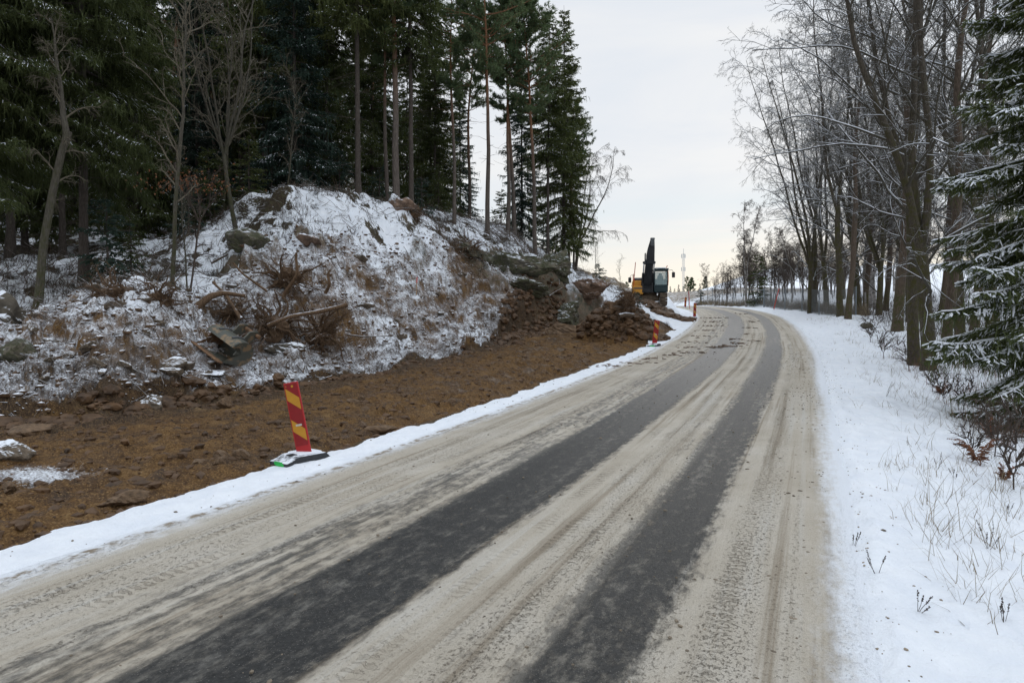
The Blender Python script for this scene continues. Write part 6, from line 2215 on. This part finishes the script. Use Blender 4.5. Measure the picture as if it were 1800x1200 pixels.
o = YSP[0].place(on(1332, 71.0), 1.0, (1.1, 1.1, 1.25), 'dark young pine with a pointed crown beyond the fence gate')
o['category'] = 'young tree'
o = YSP[1].place(on(1232, 86), 1.0, 0.75, 'little green conifer in front of the snowy far slope')
o['category'] = 'young tree'
o = YSP[1].place(on(1122, 45.0), 1.0, (0.5, 0.5, 0.62), 'small spruce sprig sticking up behind the soil mound')
o['category'] = 'young tree'
for k, (px, py, Y, kd) in enumerate(((1178, 502, 300, 's'), (1186, 506, 310, 's'), (1193, 499, 300, 's'), (1201, 503, 320, 's'), (1208, 491, 300, 'p'), (1214, 488, 305, 'p'), (1222, 490, 300, 'p'), (1230, 497, 310, 's'),
                                     (1236, 488, 300, 'p'), (1241, 500, 315, 's'), (1104, 498, 290, 'p'), (1112, 503, 300, 's'), (1120, 505, 300, 's'), (1170, 504, 310, 's'), (1252, 506, 330, 's'), (1278, 509, 330, 's'))):
    b = on(px, Y)
    top = at(px, py, Y)[2]
    H0 = (20.0 if kd == 's' else 16.5)
    sc = max(0.4, (top - b[2]) / H0)
    o = (SPR[2] if kd == 's' else PIN[2]).place(b, k * 1.7, sc, 'tiny dark conifer on the far skyline below the mast', 'conifers on the far skyline')
    o['category'] = 'tree'


# ------------------------------------------------------------------ radio mast
def mast():
    b = on(1201, 420)
    top = at(1201, 437, 420)[2]
    H = top - b[2]
    root = thing('radio_mast', 'pale lattice radio mast rising above the far conifers', 'mast', b)
    w = 0.75
    legs = [(w * math.cos(a), w * math.sin(a)) for a in (0.3, 0.3 + 2.094, 0.3 + 4.189)]
    mb = MB()
    Ht = H * 0.93
    for (x, y) in legs:
        mb.tubes(np.array([(x, y, 0), (x, y, Ht)]), np.full(2, 0.085), 6)
    n = 22
    for k in range(n):
        for q in range(3):
            a, c = legs[q], legs[(q + 1) % 3]
            z0, z1 = Ht * k / n, Ht * (k + 1) / n
            mb.tubes(np.array([(a[0], a[1], z0), (c[0], c[1], z1)]), np.full(2, 0.035), 4)
            mb.tubes(np.array([(a[0], a[1], z1), (c[0], c[1], z1)]), np.full(2, 0.03), 4)
    mb.build('tower', MAT['mast'], root)
    for z in (Ht * 0.78, Ht * 0.97):
        for k in range(3):
            am = MB()
            a = k * 2.094 + 0.4
            am.box((1.25 * math.cos(a), 1.25 * math.sin(a), z), (0.35, 0.35, 2.4), 0, rz=a, bevel=0.05)
            am.build('antenna', MAT['mast'], root)
    tm = MB()
    tm.tubes(np.array([(0, 0, Ht - 0.5), (0, 0, H)]), np.full(2, 0.12), 6)
    tm.build('rod', MAT['mast'], root)


mast()


# ------------------------------------------------------------------ wire fence with its gate
def fence():
    pts = [(1505, 45.5), (1475, 48.0), (1440, 52.0), (1410, 56.0), (1380, 60.5), (1360, 64.5), (1343, 68.5)]
    far = [(1312, 71.5), (1290, 76.0), (1270, 80.0), (1252, 83.5), (1232, 86.5), (1210, 89.0)]
    root = thing('wire_fence', 'grey chain-link fence on steel posts along the outside of the bend', 'fence', on(1440, 52.0))
    o0 = np.array(root.location)
    H = 1.85

    def run(seq, dense):
        P = [np.array(on(px, Y)) - o0 for px, Y in seq]
        for p in P:
            mb = MB()
            mb.tubes(np.array([p + [0, 0, -0.3], p + [0, 0, H + 0.06]]), np.full(2, 0.035), 6, 0, cap=True)
            mb.build('post', MAT['galv'], root)
        for a, b in zip(P[:-1], P[1:]):
            n = int(np.hypot(*(b - a)[:2]) / 1.0)
            mid = [a + (b - a) * k / n for k in range(1, n)] if dense else []
            L = np.linalg.norm((b - a)[:2])
            mb = MB()
            st = 0.085 if dense else 0.16
            m = int(L / st)
            hw = H / L
            S, E = [], []
            for k in range(-int(H / st), m):
                for sgn in (1, -1):
                    u0, u1 = k * st / L, k * st / L + hw
                    c0, c1 = max(u0, 0), min(u1, 1)
                    if c1 <= c0:
                        continue
                    z0, z1 = (c0 - u0) / hw * H, (c1 - u0) / hw * H
                    if sgn < 0:
                        z0, z1 = H - z0, H - z1
                    S.append(a + (b - a) * c0 + [0, 0, z0 + 0.04])
                    E.append(a + (b - a) * c1 + [0, 0, z1 + 0.04])
            mb.tubes(np.stack([np.array(S), np.array(E)], 1), np.full((len(S), 2), 0.0042 if dense else 0.003), 3)
            for z in (0.06, 1.0, H):
                mb.tubes(np.array([a + [0, 0, z], b + [0, 0, z]]), np.full(2, 0.006), 4)
            mb.build('netting', MAT['wire'], root)
    run(pts, True)
    run(far, False)
    # gate
    gr = thing('steel_gate', 'grey tubular steel gate at the end of the wire fence', 'gate', on(1312, 71.5))
    g0 = np.array(gr.location)
    a, b = np.zeros(3), np.array(on(1343, 68.5)) - g0
    hi = np.array([0, 0, 1.75])
    for p in (a, b):
        mb = MB()
        mb.tubes(np.array([p + [0, 0, -0.3], p + hi + [0, 0, 0.35 if p is a else 0.1]]), np.full(2, 0.07), 8, 0, cap=True)
        mb.build('post', MAT['galv'], gr)
    mb = MB()
    for z in (0.2, 1.0, 1.72):
        mb.tubes(np.array([a + [0, 0, z], b + [0, 0, z]]), np.full(2, 0.04), 6)
    for k in range(1, 9):
        p = a + (b - a) * k / 9
        mb.tubes(np.array([p + [0, 0, 0.2], p + [0, 0, 1.72]]), np.full(2, 0.016), 4)
    mb.build('gate_leaf', MAT['galv'], gr)


fence()

# brown undergrowth along the foot of the fence and in the wood
g_ = np.random.default_rng(61)
px_ = g_.uniform(1225, 1525, 1500)
Yb_ = np.interp(px_, [1210, 1312, 1343, 1410, 1505, 1530], [88, 72.5, 69.5, 57, 46.5, 44]) + g_.uniform(-0.6, 3.5, 1500)
scrub('undergrowth', (px_ - 900) / 1200 * Yb_, Yb_, 0.25, 1.0, MAT['drygrass'], 62, 6, 0.008)
X_, Y_ = scatter(1300, 1500, 1960, 20, 75, lambda x, Y: road_st(x, Y)[1] > 7.5, 63)
scrub('wood_undergrowth', X_, Y_, 0.3, 1.1, MAT['weed'], 64, 7, 0.009)
# brown oak leaves still hanging on low twigs by the slender sapling
p_ = at(335, 322, 22.5)
n_ = 260
lv = MB()
q0_ = np.array([p_[0], p_[1], p_[2]]) + g_.normal(size=(n_, 3)) * np.array([0.75, 0.5, 0.22])
dd_ = unit(g_.normal(size=(n_, 3)) + np.array([0, 0, -0.6]))
OAK = bare_tree('oak_sapling', 990, H=4.6, r0=0.03, fork=2.6, leaders=3, spread=0.8, limbs=6, mats=('twig_bare', 'twig_bare'), twigs=(4, 3, 0), limb_len=0.5, low_limbs=4, rt=0.004)
o = OAK.place(on(332, 23.0), 0, 1.0, 'thin oak sapling with a few brown leaves right of the slender pale sapling')
o['category'] = 'sapling'
lv.blades(q0_ - np.array(o.location), q0_ + dd_ * 0.07 - np.array(o.location), unit(np.cross(dd_, g_.normal(size=(n_, 3)))), 0.022, 0.014)
lv.build('leaves', MAT['leafbrown'], o, False)
